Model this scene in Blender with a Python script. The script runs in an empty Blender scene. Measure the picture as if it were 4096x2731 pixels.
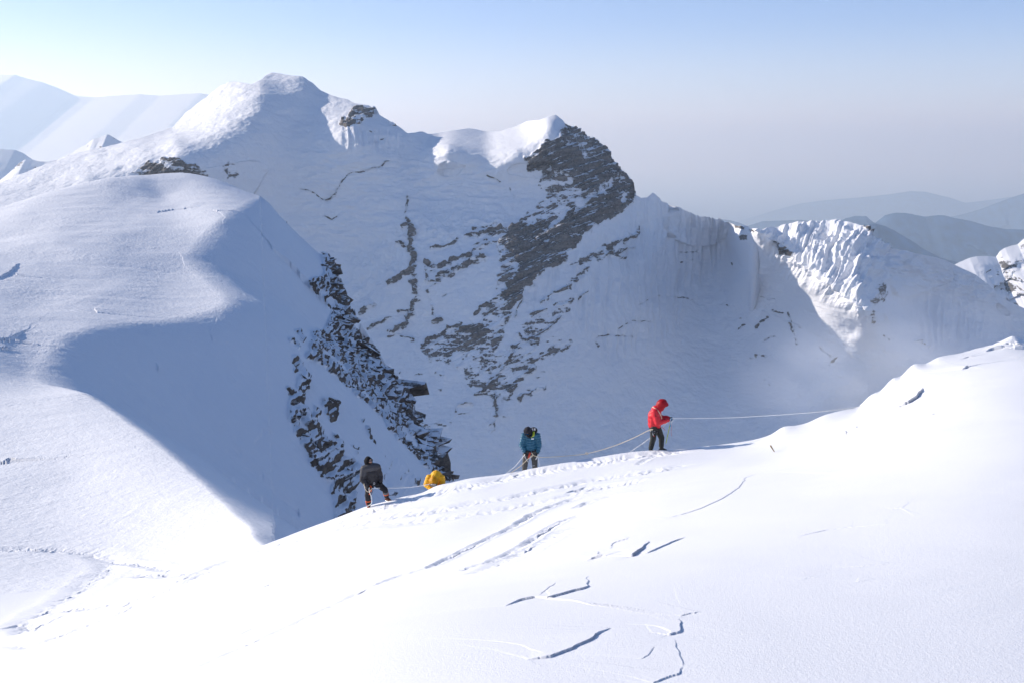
import bpy, bmesh, math, random
import numpy as np
from mathutils import Vector, Matrix

R = math.radians
scene = bpy.context.scene
COL = scene.collection

# ------------------------------------------------------------------ camera, sky, sun, exposure
W4, H4, F4 = 4096.0, 2731.0, 4392.0          # photograph's pixel frame and focal length in it
PITCH = math.atan((H4 / 2 - 600.0) / F4)     # camera looks down: level horizon falls at row 600
cam_d = bpy.data.cameras.new('camera')
cam_d.sensor_width = 36.0
cam_d.lens = 36.0 * F4 / W4
cam_d.clip_start = 0.1
cam_d.clip_end = 900000.0
cam = bpy.data.objects.new('camera', cam_d)
COL.objects.link(cam)
cam.rotation_euler = (R(90) - PITCH, 0, 0)
scene.camera = cam

SUN_AZ, SUN_EL = R(72), R(23)                # azimuth measured from +Y (view direction) towards -X
SUN = Vector((-math.sin(SUN_AZ) * math.cos(SUN_EL), math.cos(SUN_AZ) * math.cos(SUN_EL), math.sin(SUN_EL)))
world = bpy.data.worlds.new('World')
scene.world = world
world.use_nodes = True
wn, wl = world.node_tree.nodes, world.node_tree.links
wn.clear()
sky = wn.new('ShaderNodeTexSky')
sky.sky_type = 'NISHITA'
sky.sun_disc = False
sky.sun_elevation = SUN_EL
sky.sun_rotation = -SUN_AZ
sky.altitude = 3500
sky.air_density = 1.0
sky.dust_density = 0.7
sky.ozone_density = 4
bg = wn.new('ShaderNodeBackground')
bg.inputs['Strength'].default_value = 0.145
wo = wn.new('ShaderNodeOutputWorld')
w_tc = wn.new('ShaderNodeTexCoord'); w_sp = wn.new('ShaderNodeSeparateXYZ'); w_rp = wn.new('ShaderNodeValToRGB'); w_mx = wn.new('ShaderNodeMixRGB')
w_mx.blend_type = 'MULTIPLY'; w_mx.inputs[0].default_value = 1.0
wl.new(w_tc.outputs['Generated'], w_sp.inputs[0]); wl.new(w_sp.outputs['Z'], w_rp.inputs[0])      # dust near the horizon
w_rp.color_ramp.interpolation = 'EASE'
w_rp.color_ramp.elements[0].position = 0.0; w_rp.color_ramp.elements[0].color = (1.0, 0.76, 0.70, 1)
w_rp.color_ramp.elements[1].position = 0.25; w_rp.color_ramp.elements[1].color = (0.55, 0.605, 0.665, 1)
w_e = w_rp.color_ramp.elements.new(0.12); w_e.color = (0.70, 0.64, 0.70, 1)
w_e = w_rp.color_ramp.elements.new(0.06); w_e.color = (0.93, 0.73, 0.69, 1)
wl.new(sky.outputs[0], w_mx.inputs[1]); wl.new(w_rp.outputs[0], w_mx.inputs[2])
wl.new(w_mx.outputs[0], bg.inputs['Color'])
wl.new(bg.outputs[0], wo.inputs['Surface'])

sun_d = bpy.data.lights.new('sun', 'SUN')
sun_d.energy = 3.4
sun_d.angle = R(0.53)
sun_d.color = (1.0, 0.93, 0.84)
sun_o = bpy.data.objects.new('sun', sun_d)
COL.objects.link(sun_o)
sun_o.rotation_euler = SUN.to_track_quat('Z', 'Y').to_euler()
sun_o.location = SUN * 400

scene.view_settings.view_transform = 'Standard'
scene.view_settings.look = 'None'
scene.view_settings.exposure = 0.84
scene.view_settings.gamma = 1.0
scene.view_settings.use_curve_mapping = False
cy = scene.cycles
cy.max_bounces = 6
cy.diffuse_bounces = 3
cy.glossy_bounces = 2
cy.transmission_bounces = 4
cy.volume_bounces = 3
cy.caustics_reflective = False
cy.caustics_refractive = False
cy.use_denoising = True

# ------------------------------------------------------------------ numeric helpers
CP, SP = math.cos(PITCH), math.sin(PITCH)
f32 = np.float32

def ray(px, py):
    u = (np.asarray(px, float) - W4 / 2) / F4
    v = (H4 / 2 - np.asarray(py, float)) / F4
    return u, CP + v * SP, -SP + v * CP

def at(px, py, D):
    """the point of the place seen at a photograph pixel, D metres ahead (along +Y)"""
    x, y, z = ray(px, py)
    k = np.asarray(D, float) / y
    return np.stack(np.broadcast_arrays(x * k, y * k, z * k), -1)

def P3(px, py, D):
    return Vector(at(px, py, D))

def project(x, y, z):
    w = y * CP - z * SP
    v = (y * SP + z * CP) / w
    return W4 / 2 + F4 * x / w, H4 / 2 - F4 * v

def sstep(a, b, x):
    t = np.clip((x - a) / (b - a), 0, 1)
    return t * t * (3 - 2 * t)

def _hash(ix, iy, iz, seed):
    h = (ix.astype(np.uint32) * np.uint32(374761393)) ^ (iy.astype(np.uint32) * np.uint32(668265263)) ^ \
        (iz.astype(np.uint32) * np.uint32(2147483647 & 1274126177)) ^ np.uint32(seed * 974711 + 17)
    h = (h ^ (h >> np.uint32(13))) * np.uint32(1274126177)
    h = (h ^ (h >> np.uint32(15))) * np.uint32(2246822519)
    return h ^ (h >> np.uint32(16))

def noise(x, y, z=None, seed=0):
    """gradient noise, about -1..1"""
    x = np.asarray(x, f32); y = np.asarray(y, f32)
    z = np.zeros_like(x) if z is None else np.asarray(z, f32)
    x0 = np.floor(x); y0 = np.floor(y); z0 = np.floor(z)
    fx, fy, fz = x - x0, y - y0, z - z0
    ix, iy, iz = x0.astype(np.int64), y0.astype(np.int64), z0.astype(np.int64)
    ux = fx * fx * fx * (fx * (fx * 6 - 15) + 10)
    uy = fy * fy * fy * (fy * (fy * 6 - 15) + 10)
    uz = fz * fz * fz * (fz * (fz * 6 - 15) + 10)
    out = np.zeros_like(x)
    for dx in (0, 1):
        wx = ux if dx else 1 - ux
        for dy in (0, 1):
            wy = uy if dy else 1 - uy
            for dz in (0, 1):
                wz = uz if dz else 1 - uz
                h = _hash(ix + dx, iy + dy, iz + dz, seed)
                gx = (h & np.uint32(1023)).astype(f32) / 511.5 - 1
                gy = ((h >> np.uint32(10)) & np.uint32(1023)).astype(f32) / 511.5 - 1
                gz = ((h >> np.uint32(20)) & np.uint32(1023)).astype(f32) / 511.5 - 1
                out += wx * wy * wz * (gx * (fx - dx) + gy * (fy - dy) + gz * (fz - dz))
    return out * 1.4

def fbm(x, y, z=None, oct=4, seed=0, gain=0.5, ridged=False):
    a, s, out, tot = 1.0, 1.0, 0.0, 0.0
    for k in range(oct):
        n = noise(x * s, y * s, None if z is None else z * s, seed + k * 7)
        if ridged:
            n = 1 - 2 * np.abs(n)
        out = out + a * n
        tot += a
        a *= gain
        s *= 2.03
    return out / tot

class TPS:
    """thin plate spline through scattered values"""
    def __init__(self, X, Y, V, lam=1e-7):
        self.X, self.Y = np.asarray(X, float), np.asarray(Y, float)
        n = len(self.X)
        K = self._u((self.X[:, None] - self.X) ** 2 + (self.Y[:, None] - self.Y) ** 2)
        A = np.zeros((n + 3, n + 3))
        A[:n, :n] = K + lam * np.eye(n)
        A[:n, n] = 1; A[:n, n + 1] = self.X; A[:n, n + 2] = self.Y
        A[n:, :n] = A[:n, n:].T
        b = np.zeros(n + 3); b[:n] = V
        self.w = np.linalg.solve(A, b)
    @staticmethod
    def _u(r2):
        return 0.5 * r2 * np.log(r2 + 1e-12)
    def __call__(self, X, Y):
        X = np.asarray(X, float); sh = X.shape
        X = X.ravel(); Y = np.asarray(Y, float).ravel()
        n = len(self.X)
        out = np.empty(len(X))
        for i in range(0, len(X), 40000):
            x, y = X[i:i + 40000], Y[i:i + 40000]
            r2 = (x[:, None] - self.X) ** 2 + (y[:, None] - self.Y) ** 2
            out[i:i + 40000] = self._u(r2) @ self.w[:n] + self.w[n] + self.w[n + 1] * x + self.w[n + 2] * y
        return out.reshape(sh)

def resample(pts, n):
    pts = np.asarray(pts, float)
    d = np.r_[0, np.cumsum(np.linalg.norm(np.diff(pts, axis=0), axis=1))]
    t = np.linspace(0, d[-1], n)
    return np.stack([np.interp(t, d, pts[:, k]) for k in range(pts.shape[1])], -1)

def poly_dist(x, y, pts):
    """distance to a polyline, sign (+ on its right-hand side), position along it 0..n-1"""
    pts = np.asarray(pts, float)
    sh = np.shape(x)
    x = np.asarray(x, float).ravel(); y = np.asarray(y, float).ravel()
    best = np.full(len(x), 1e18); sg = np.zeros(len(x)); pos = np.zeros(len(x))
    for i in range(len(pts) - 1):
        ax, ay = pts[i, :2]; bx, by = pts[i + 1, :2]
        ex, ey = bx - ax, by - ay
        L = ex * ex + ey * ey + 1e-12
        t = np.clip(((x - ax) * ex + (y - ay) * ey) / L, 0, 1)
        qx, qy = x - ax - t * ex, y - ay - t * ey
        d2 = qx * qx + qy * qy
        m = d2 < best
        best[m] = d2[m]
        pos[m] = i + t[m]
        sg[m] = (ey * qx - ex * qy)[m]
    return np.sqrt(best).reshape(sh), np.where(sg >= 0, 1.0, -1.0).reshape(sh), pos.reshape(sh)

def in_poly(x, y, poly):
    ins = np.zeros(np.shape(x), bool)
    n = len(poly)
    for i in range(n):
        x1, y1 = poly[i]; x2, y2 = poly[(i + 1) % n]
        if y1 == y2: continue
        c = ((y1 > y) != (y2 > y)) & (x < (x2 - x1) * (y - y1) / (y2 - y1) + x1)
        ins ^= c
    return ins

def paint(px, py, areas, lines, base=0.0):
    """bare-rock and crevasse-dark amount over a face: ordered areas (strength, feather, polygon), then lines (strength, width, points)"""
    m = np.full(px.shape, base)
    wx = px + 14 * noise(px / 38, py / 38, seed=71) + 6 * noise(px / 13, py / 13, seed=73)
    wy = py + 14 * noise(px / 38, py / 38, seed=72) + 6 * noise(px / 13, py / 13, seed=74)
    for st, fe, poly in areas:
        p = np.array(poly, float)
        x0, y0 = p.min(0) - fe - 25; x1, y1 = p.max(0) + fe + 25
        s = (px > x0) & (px < x1) & (py > y0) & (py < y1)
        if not s.any(): continue
        d, _, _ = poly_dist(wx[s], wy[s], np.vstack([p, p[:1]]))
        ins = in_poly(wx[s], wy[s], poly)
        a = sstep(-fe, fe, np.where(ins, d, -d))
        m[s] = m[s] * (1 - a) + st * a
    for st, w, pts in lines:
        p = np.array(pts, float)
        x0, y0 = p.min(0) - 3 * w - 25; x1, y1 = p.max(0) + 3 * w + 25
        s = (px > x0) & (px < x1) & (py > y0) & (py < y1)
        if not s.any(): continue
        k = min(1.0, w / 10.0)
        d, _, pos = poly_dist(px[s] + k * (wx[s] - px[s]), py[s] + k * (wy[s] - py[s]), p)
        a = st * np.exp(-(d / w) ** 2 * 0.9)
        m[s] = np.maximum(m[s], a)
    return m

def area_w(px, py, poly, fe):
    p = np.array(poly, float)
    m = np.zeros(px.shape)
    x0, y0 = p.min(0) - fe; x1, y1 = p.max(0) + fe
    s = (px > x0) & (px < x1) & (py > y0) & (py < y1)
    d, _, _ = poly_dist(px[s], py[s], np.vstack([p, p[:1]]))
    m[s] = sstep(-fe, fe, np.where(in_poly(px[s], py[s], poly), d, -d))
    return m

def upsample(C, n0, n1):
    """bilinear upsampling of a coarse grid to n0 x n1"""
    a = np.linspace(0, C.shape[0] - 1, n0); b = np.linspace(0, C.shape[1] - 1, n1)
    i = np.minimum(a.astype(int), C.shape[0] - 2); j = np.minimum(b.astype(int), C.shape[1] - 2)
    s = (a - i)[:, None]; t = (b - j)[None, :]
    i = i[:, None]; j = j[None, :]
    return C[i, j] * (1 - s) * (1 - t) + C[i + 1, j] * s * (1 - t) + C[i, j + 1] * (1 - s) * t + C[i + 1, j + 1] * s * t

def interp2(C, rows, cols, r, c):
    """bilinear lookup of grid C (rows x cols coordinates) at every r, c"""
    i = np.clip(np.searchsorted(rows, r) - 1, 0, len(rows) - 2); j = np.clip(np.searchsorted(cols, c) - 1, 0, len(cols) - 2)
    s = ((r - rows[i]) / (rows[i + 1] - rows[i]))[:, None]; t = ((c - cols[j]) / (cols[j + 1] - cols[j]))[None, :]
    i = i[:, None]; j = j[None, :]
    return C[i, j] * (1 - s) * (1 - t) + C[i + 1, j] * s * (1 - t) + C[i, j + 1] * (1 - s) * t + C[i + 1, j + 1] * s * t

def grid_mesh(name, V, mat, attrs=None, flip=False, kind=None):
    """one mesh from an (n0, n1, 3) grid of points"""
    n0, n1 = V.shape[:2]
    me = bpy.data.meshes.new(name)
    me.vertices.add(n0 * n1)
    me.vertices.foreach_set('co', np.ascontiguousarray(V.reshape(-1), dtype=f32))
    idx = np.arange(n0 * n1, dtype=np.int32).reshape(n0, n1)
    q = np.stack([idx[:-1, :-1], idx[:-1, 1:], idx[1:, 1:], idx[1:, :-1]], -1).reshape(-1, 4)
    if flip: q = q[:, ::-1]
    nf = len(q)
    me.loops.add(nf * 4)
    me.loops.foreach_set('vertex_index', np.ascontiguousarray(q.ravel()))
    me.polygons.add(nf)
    me.polygons.foreach_set('loop_start', np.arange(0, nf * 4, 4, dtype=np.int32))
    me.polygons.foreach_set('use_smooth', np.ones(nf, bool))
    for k, a in (attrs or {}).items():
        at_ = me.attributes.new(k, 'FLOAT', 'POINT')
        at_.data.foreach_set('value', np.ascontiguousarray(a.reshape(-1), dtype=f32))
    me.update(calc_edges=True)
    me.materials.append(mat)
    o = bpy.data.objects.new(name, me)
    COL.objects.link(o)
    if kind: o['kind'] = kind
    return o

def grid_normals(V):
    du = np.gradient(V, axis=0); dv = np.gradient(V, axis=1)
    n = np.cross(du, dv)
    n /= np.linalg.norm(n, axis=-1, keepdims=True) + 1e-9
    n[n[..., 2] < 0] *= -1
    return n

# ------------------------------------------------------------------ materials
def new_mat(name):
    m = bpy.data.materials.new(name)
    m.use_nodes = True
    nt = m.node_tree
    return m, nt.nodes, nt.links, nt.nodes['Principled BSDF']

def N(nodes, t, **kw):
    n = nodes.new('ShaderNode' + t)
    for k, v in kw.items():
        if k in n.inputs.keys(): n.inputs[k].default_value = v
        else: setattr(n, k, v)
    return n

SNOW_COL = (0.81, 0.822, 0.855, 1)

def snow_rock_mat(name, scale, rock_a, rock_b, bump=0.4, dist=1.0, grain=None, strata=(0.35, 0.0, 1.0), amp=1.7, snowbump=0.12):
    """snow with bare rock where the mesh says so; the rock keeps snow on its ledges"""
    m, nd, lk, bs = new_mat(name)
    geo = N(nd, 'NewGeometry')
    tc = N(nd, 'TexCoord')
    mp = N(nd, 'Mapping'); mp.inputs['Scale'].default_value = (scale,) * 3
    lk.new(tc.outputs['Object'], mp.inputs[0])
    at_ = N(nd, 'Attribute', attribute_name='rock')
    n1 = N(nd, 'TexNoise', Scale=1.0, Detail=8.0, Roughness=0.74)
    lk.new(mp.outputs[0], n1.inputs['Vector'])
    # bedding: noise stretched along the dipping beds
    mp2 = N(nd, 'Mapping'); mp2.inputs['Rotation'].default_value = strata
    mp2.inputs['Scale'].default_value = (scale * 0.35, scale * 0.35, scale * 2.4)
    lk.new(tc.outputs['Object'], mp2.inputs[0])
    n2 = N(nd, 'TexNoise', Scale=1.0, Detail=5.0, Roughness=0.65)
    lk.new(mp2.outputs[0], n2.inputs['Vector'])
    mix = N(nd, 'Math', operation='ADD'); lk.new(n1.outputs[0], mix.inputs[0]); lk.new(n2.outputs[0], mix.inputs[1])
    # rock + (noise-1)*k > .5
    sub = N(nd, 'Math', operation='SUBTRACT'); lk.new(mix.outputs[0], sub.inputs[0]); sub.inputs[1].default_value = 1.0
    inr = N(nd, 'MapRange'); inr.inputs[1].default_value = 0.06; inr.inputs[2].default_value = 0.36; inr.inputs[3].default_value = 0.15 * amp; inr.inputs[4].default_value = amp
    lk.new(at_.outputs['Fac'], inr.inputs[0])
    ma = N(nd, 'Math', operation='MULTIPLY_ADD'); lk.new(sub.outputs[0], ma.inputs[0]); lk.new(inr.outputs[0], ma.inputs[1])
    lk.new(at_.outputs['Fac'], ma.inputs[2])
    sep = N(nd, 'SeparateXYZ'); lk.new(geo.outputs['Normal'], sep.inputs[0])
    lie = N(nd, 'MapRange'); lie.inputs[1].default_value = 0.55; lie.inputs[2].default_value = 0.95
    lie.inputs[3].default_value = 0.0; lie.inputs[4].default_value = 0.55
    lk.new(sep.outputs['Z'], lie.inputs[0])
    s2 = N(nd, 'Math', operation='SUBTRACT'); lk.new(ma.outputs[0], s2.inputs[0]); lk.new(lie.outputs[0], s2.inputs[1])
    fac = N(nd, 'MapRange'); fac.inputs[1].default_value = 0.43; fac.inputs[2].default_value = 0.55
    lk.new(s2.outputs[0], fac.inputs[0])
    # rock tone: beds, blotches and fine cracks
    mp3 = N(nd, 'Mapping'); mp3.inputs['Scale'].default_value = (scale * 3.2,) * 3
    lk.new(tc.outputs['Object'], mp3.inputs[0])
    n3 = N(nd, 'TexNoise', Scale=1.0, Detail=6.0, Roughness=0.7)
    lk.new(mp3.outputs[0], n3.inputs['Vector'])
    av = N(nd, 'Math', operation='ADD'); lk.new(n2.outputs[0], av.inputs[0]); lk.new(n3.outputs[0], av.inputs[1])
    hv = N(nd, 'Math', operation='MULTIPLY'); lk.new(av.outputs[0], hv.inputs[0]); hv.inputs[1].default_value = 0.5
    ramp = N(nd, 'ValToRGB')
    ramp.color_ramp.elements[0].position = 0.36; ramp.color_ramp.elements[0].color = (*rock_a, 1)
    ramp.color_ramp.elements[1].position = 0.64; ramp.color_ramp.elements[1].color = (*rock_b, 1)
    lk.new(hv.outputs[0], ramp.inputs[0])
    cm = N(nd, 'MixRGB'); lk.new(fac.outputs[0], cm.inputs[0]); cm.inputs[1].default_value = SNOW_COL
    lk.new(ramp.outputs[0], cm.inputs[2])
    lk.new(cm.outputs[0], bs.inputs['Base Color'])
    bs.inputs['Roughness'].default_value = 0.75
    bs.inputs['Specular IOR Level'].default_value = 0.25
    # bump: coarse on rock, faint on snow
    bm = N(nd, 'MapRange'); bm.inputs[3].default_value = snowbump; bm.inputs[4].default_value = 1.0
    lk.new(fac.outputs[0], bm.inputs[0])
    hb = N(nd, 'Math', operation='MULTIPLY'); lk.new(mix.outputs[0], hb.inputs[0]); lk.new(bm.outputs[0], hb.inputs[1])
    b1 = N(nd, 'Bump', Strength=bump, Distance=dist)
    lk.new(hb.outputs[0], b1.inputs['Height'])
    last = b1
    if grain:
        for gs, gd, gst in grain:
            mpg = N(nd, 'Mapping'); mpg.inputs['Scale'].default_value = (gs,) * 3
            lk.new(tc.outputs['Object'], mpg.inputs[0])
            ng = N(nd, 'TexNoise', Scale=1.0, Detail=3.0, Roughness=0.6)
            lk.new(mpg.outputs[0], ng.inputs['Vector'])
            b2 = N(nd, 'Bump', Strength=gst, Distance=gd)
            lk.new(ng.outputs[0], b2.inputs['Height'])
            lk.new(last.outputs[0], b2.inputs['Normal'])
            last = b2
    lk.new(last.outputs[0], bs.inputs['Normal'])
    return m

def simple_mat(name, color, rough=0.6, metal=0.0, spec=0.4, var=0.0, vscale=30.0, bump=0.0):
    m, nd, lk, bs = new_mat(name)
    bs.inputs['Roughness'].default_value = rough
    bs.inputs['Metallic'].default_value = metal
    bs.inputs['Specular IOR Level'].default_value = spec
    tc = N(nd, 'TexCoord')
    nz = N(nd, 'TexNoise', Scale=vscale, Detail=3.0)
    lk.new(tc.outputs['Object'], nz.inputs['Vector'])
    rp = N(nd, 'ValToRGB')
    rp.color_ramp.elements[0].position = 0.3; rp.color_ramp.elements[1].position = 0.7
    rp.color_ramp.elements[0].color = (*[c * (1 - var) for c in color], 1)
    rp.color_ramp.elements[1].color = (*[min(1, c * (1 + var)) for c in color], 1)
    lk.new(nz.outputs[0], rp.inputs[0]); lk.new(rp.outputs[0], bs.inputs['Base Color'])
    if bump:
        b = N(nd, 'Bump', Strength=bump, Distance=0.01)
        lk.new(nz.outputs[0], b.inputs['Height']); lk.new(b.outputs[0], bs.inputs['Normal'])
    return m

M_near = snow_rock_mat('near_snow', 6.0, (0.10, 0.09, 0.08), (0.2, 0.18, 0.16), bump=0.15, dist=0.03,
                       grain=[(22.0, 0.02, 0.2), (70.0, 0.008, 0.5), (200.0, 0.003, 0.5)])
M_dome = snow_rock_mat('dome_snow', 0.36, (0.036, 0.03, 0.026), (0.25, 0.195, 0.15), bump=0.8, dist=0.9, amp=1.15,
                       grain=[(1.6, 0.25, 0.35), (5.0, 0.08, 0.4)], strata=(0.12, 0.10, 1.0))
M_main = snow_rock_mat('mountain_snow', 0.05, (0.06, 0.053, 0.05), (0.36, 0.315, 0.28), bump=1.0, dist=10.0, amp=2.5, snowbump=0.2, strata=(0.3, -0.45, 0.3))
M_far = snow_rock_mat('far_snow', 0.012, (0.06, 0.058, 0.055), (0.16, 0.145, 0.13), bump=0.5, dist=18.0)
M_hill = simple_mat('hill_forest_haze_blue', (0.04, 0.085, 0.16), 0.95, var=0.5, vscale=0.004)  # forest colour with the blue of distant haze mixed in

# ------------------------------------------------------------------ near ridge, saddle and dome: one height field
EDGE_PX = [  # crest that falls away behind: px, py, D; the climbers' crest, then the spine up the dome
 (5200,1180,44),(4600,1270,42),(4300,1325,41),(4130,1372,40),(4096,1364,40),(4070,1352,40),(4050,1346,40),(4025,1356,40),(3960,1384,39.6),(3900,1400,39),
 (3830,1415,38.6),(3790,1422,38.3),(3755,1430,38),(3730,1444,37.8),(3708,1456,37.6),(3665,1457,37.3),(3650,1462,37.2),(3628,1487,37),(3605,1508,36.9),
 (3575,1512,36.7),(3562,1524,36.6),(3532,1562,36.4),(3500,1573,36.3),(3475,1588,36.2),(3443,1625,36),(3400,1636,35.8),(3350,1645,35.6),
 (3290,1662,35.4),(3230,1690,35.2),(3180,1702,35),(3130,1707,35),(3090,1733,35),(3000,1761,35),(2900,1776,35),(2800,1787,35),
 (2700,1795,35),(2560,1803,35),(2430,1822,35),(2300,1845,35),(2200,1862,35),(2100,1880,35),(2000,1898,35),(1900,1908,35),(1800,1930,35),
 (1740,1945,35),(1700,1966,35),(1620,1985,35),(1560,2001,35),(1470,2024,35.2),(1400,2050,35.6),(1300,2088,36.2),(1200,2124,37),(1120,2153,37.6),(1040,2182,39),
 (985,2110,55),(900,2030,65),(800,1935,75),(700,1845,84),(600,1763,92),(500,1690,101),(400,1615,112),(310,1568,120),(225,1548,128),(140,1532,132),
 (120,1512,136),(125,1475,141),(170,1412,148),(220,1352,155),(350,1302,164),(480,1290,170),(610,1280,176),(740,1262,182),(850,1236,187),(893,1212,191),(868,1176,198),(800,1122,209),(742,1068,220),(728,1018,228),(785,950,240),(880,872,252),(955,824,275),(1035,792,300)]
LIT_PX = [  # open snow slopes on this side of the crest
 (4600,2731,7),(4096,2731,7),(3000,2731,7.3),(2048,2731,7.8),(1500,2731,8.5),(1000,2731,10.2),(500,2731,17.5),(0,2731,26),(-500,2731,32),
 (4600,2200,11),(4096,2200,11.2),(3400,2200,12.2),(2700,2230,13.5),(4096,1800,17.5),(4600,1600,24),(3400,1850,21.5),(4096,1520,28),(3700,1600,29),
 (2100,2270,16.4),(1600,2440,12.9),(2600,2010,21.8),(2900,1860,29.5),(3150,1800,31),
 (1500,2200,27.5),(1000,2420,26),(2000,2060,28.5),(1300,2310,25.5),(2400,1905,32),(700,2330,34),(500,2480,31),(0,2610,32.5),(-500,2650,36),(900,2240,37),
 (250,2350,49),(440,2240,58),(60,2490,40),(0,2200,62),(0,1900,85),(300,1900,84),(600,2020,71),(800,2150,58),(0,1600,115),(-400,1600,113),(0,1400,145),
 (200,1200,180),(0,1100,192),(0,950,232),(300,900,243),(500,800,274),(-500,1100,190),(-500,1300,150),(-500,1900,85),(-500,2300,54),(420,1060,208),(600,900,247),(650,780,288)]
SKY_PX = [(-1500,1300,200),(-700,1010,235),(-300,915,255),(0,832,268),(150,785,277),(300,747,286),(420,718,293),(540,702,300),(650,698,306),(760,699,311),(850,715,313),(920,738,312),(1000,771,307),(1050,793,302)]
RIB_PX = [(1075,820),(1100,856),(1180,935),(1240,990),(1280,1024),(1318,1030),(1345,1065),(1355,1105),(1355,1160),(1360,1200),(1378,1235),(1410,1250),(1402,1290),(1395,1315),(1425,1345),(1470,1390),(1500,1425),(1490,1445),
 (1530,1470),(1560,1512),(1600,1530),(1622,1565),(1640,1580),(1632,1625),(1640,1660),(1675,1700),(1720,1745),(1742,1780),(1735,1815),(1760,1840),(1785,1870),(1795,1910),(1850,1990),(1930,2100),(2010,2230)]
PLN = (-20.0, -0.70, -70.0, 0.134, 230.0)     # the shaded face: z = p0 + p1 (x-p2) + p3 (y-p4)

E3 = np.array([at(*p) for p in EDGE_PX])
L3 = np.array([at(*p) for p in LIT_PX])
K3 = np.array([at(*p) for p in SKY_PX])
_r = []
for px, py in RIB_PX:
    x, y, z = ray(px, py)
    k = (PLN[0] - PLN[1] * PLN[2] - PLN[3] * PLN[4]) / (z - PLN[1] * x - PLN[3] * y)
    _r.append((x * k, y * k, z * k))
R3 = np.array(_r)
# thin the wiggles of the rib out of its plan, keep its outline in view
O3 = np.vstack([K3, R3])
E3s = np.vstack([E3[:54], resample(E3[53:], 90)[1:]])
_dl = np.linalg.norm(np.diff(E3s[:, :2], axis=0), axis=1)

SPINE0 = 53
FG_E = np.vstack([E3s[:SPINE0 + 1, :2], at([560, -300, -2500], [2420, 2640, 2700], [40, 44, 60])[:, :2]])
SP_E = np.vstack([at([1500, 1250], [2731, 2450], [4, 22])[:, :2], E3s[SPINE0:, :2]])

def edge_sd(x, y):
    """signed distance behind the crest (fore crest and spine joined by a rounded gully), position up the spine"""
    d1, s1, _ = poly_dist(x, y, FG_E)
    d2, s2, p2 = poly_dist(x, y, SP_E)
    a, b = d1 * s1, d2 * s2
    m = np.minimum(a, b)
    k = np.clip(m * 1.1, 1e-6, 22)
    h = np.maximum(k - np.abs(a - b), 0) / k
    w = 1 / (1 + np.exp(np.clip((b - a) / np.maximum(3, 0.35 * np.abs(m)), -30, 30)))
    return m - h * h * k * 0.25, (p2 - 2) * w

def edge_profile(sd, pos):
    spine = sstep(1, 8, pos)
    slope = 0.95 + (0.72 - 0.95) * spine
    rad = 0.25 + 0.7 * sstep(2, 24, pos) + 4.8 * sstep(24, 46, pos)
    dd = np.maximum(sd, 0)
    return slope * (np.sqrt(dd * dd + rad * rad) - rad)

def edge_drop(x, y):
    sd, pos = edge_sd(x, y)
    return edge_profile(sd, pos), sd, pos

def outer_drop(x, y):
    d, s, pos = poly_dist(x, y, O3[:, :2])
    nk = len(K3)
    rib = sstep(nk - 2.0, nk + 3.0, pos)
    slope = 0.5 + 1.6 * rib
    rad = 6.0 * (1 - rib) + 0.4 * rib
    d = np.where(s < 0, d, 0.0)
    return slope * (np.sqrt(d * d + rad * rad) - rad), d

_drop_r, _, _ = edge_drop(R3[:, 0], R3[:, 1])
_f = at(np.array([1900, 2300, 2800, 3400, 4000, 4600, 5400]), 2600, np.full(7, 90.0))
_g = at(np.array([1950, 2300, 2800, 3400, 4000, 4600, 5400]), 2600, np.full(7, 260.0))
_h = at(np.array([1500, 2300, 2800, 3400, 4000, 4600, 5400]), 2500, np.full(7, 600.0))
UZ = [(_f, _f[:, 2] + edge_drop(_f[:, 0], _f[:, 1])[0]), (_g, _g[:, 2] + edge_drop(_g[:, 0], _g[:, 1])[0]), (_h, _h[:, 2] + edge_drop(_h[:, 0], _h[:, 1])[0]), (E3, E3[:, 2]), (L3, L3[:, 2]), (K3, K3[:, 2]), (R3[::2], (R3[:, 2] + _drop_r)[::2]),
      (np.array([[0, 1.8, 0], [3, 2.0, 0], [-2, 2.5, 0]]), np.array([-2.3, -2.0, -3.0]))]
ux = np.concatenate([p[0][:, 0] for p in UZ]); uy = np.concatenate([p[0][:, 1] for p in UZ]); uz = np.concatenate([p[1] for p in UZ])
U = TPS(2.0 * ux / uy, np.log(uy), uz / uy, lam=1e-5)

def ridge_height(a, y, coarse=4):
    """z over the polar grid a (x/y) by y"""
    n0, n1 = len(y), len(a)
    yc = np.exp(np.interp(np.linspace(0, n0 - 1, max(8, n0 // coarse)), np.arange(n0), np.log(y)))
    ac = np.interp(np.linspace(0, n1 - 1, max(8, n1 // coarse)), np.arange(n1), a)
    A, Y = np.meshgrid(ac, yc)
    Uc = U(2 * A, np.log(Y))
    sdc, posc = edge_sd(A * Y, Y)
    iy = lambda C: interp2(C, np.log(yc), ac, np.log(y), a)
    sd = iy(sdc)
    pos = iy(posc)
    A, Y = np.meshgrid(a, y)
    z = iy(Uc) * Y - edge_profile(sd, pos)
    return A, Y, z, sd, pos

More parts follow.
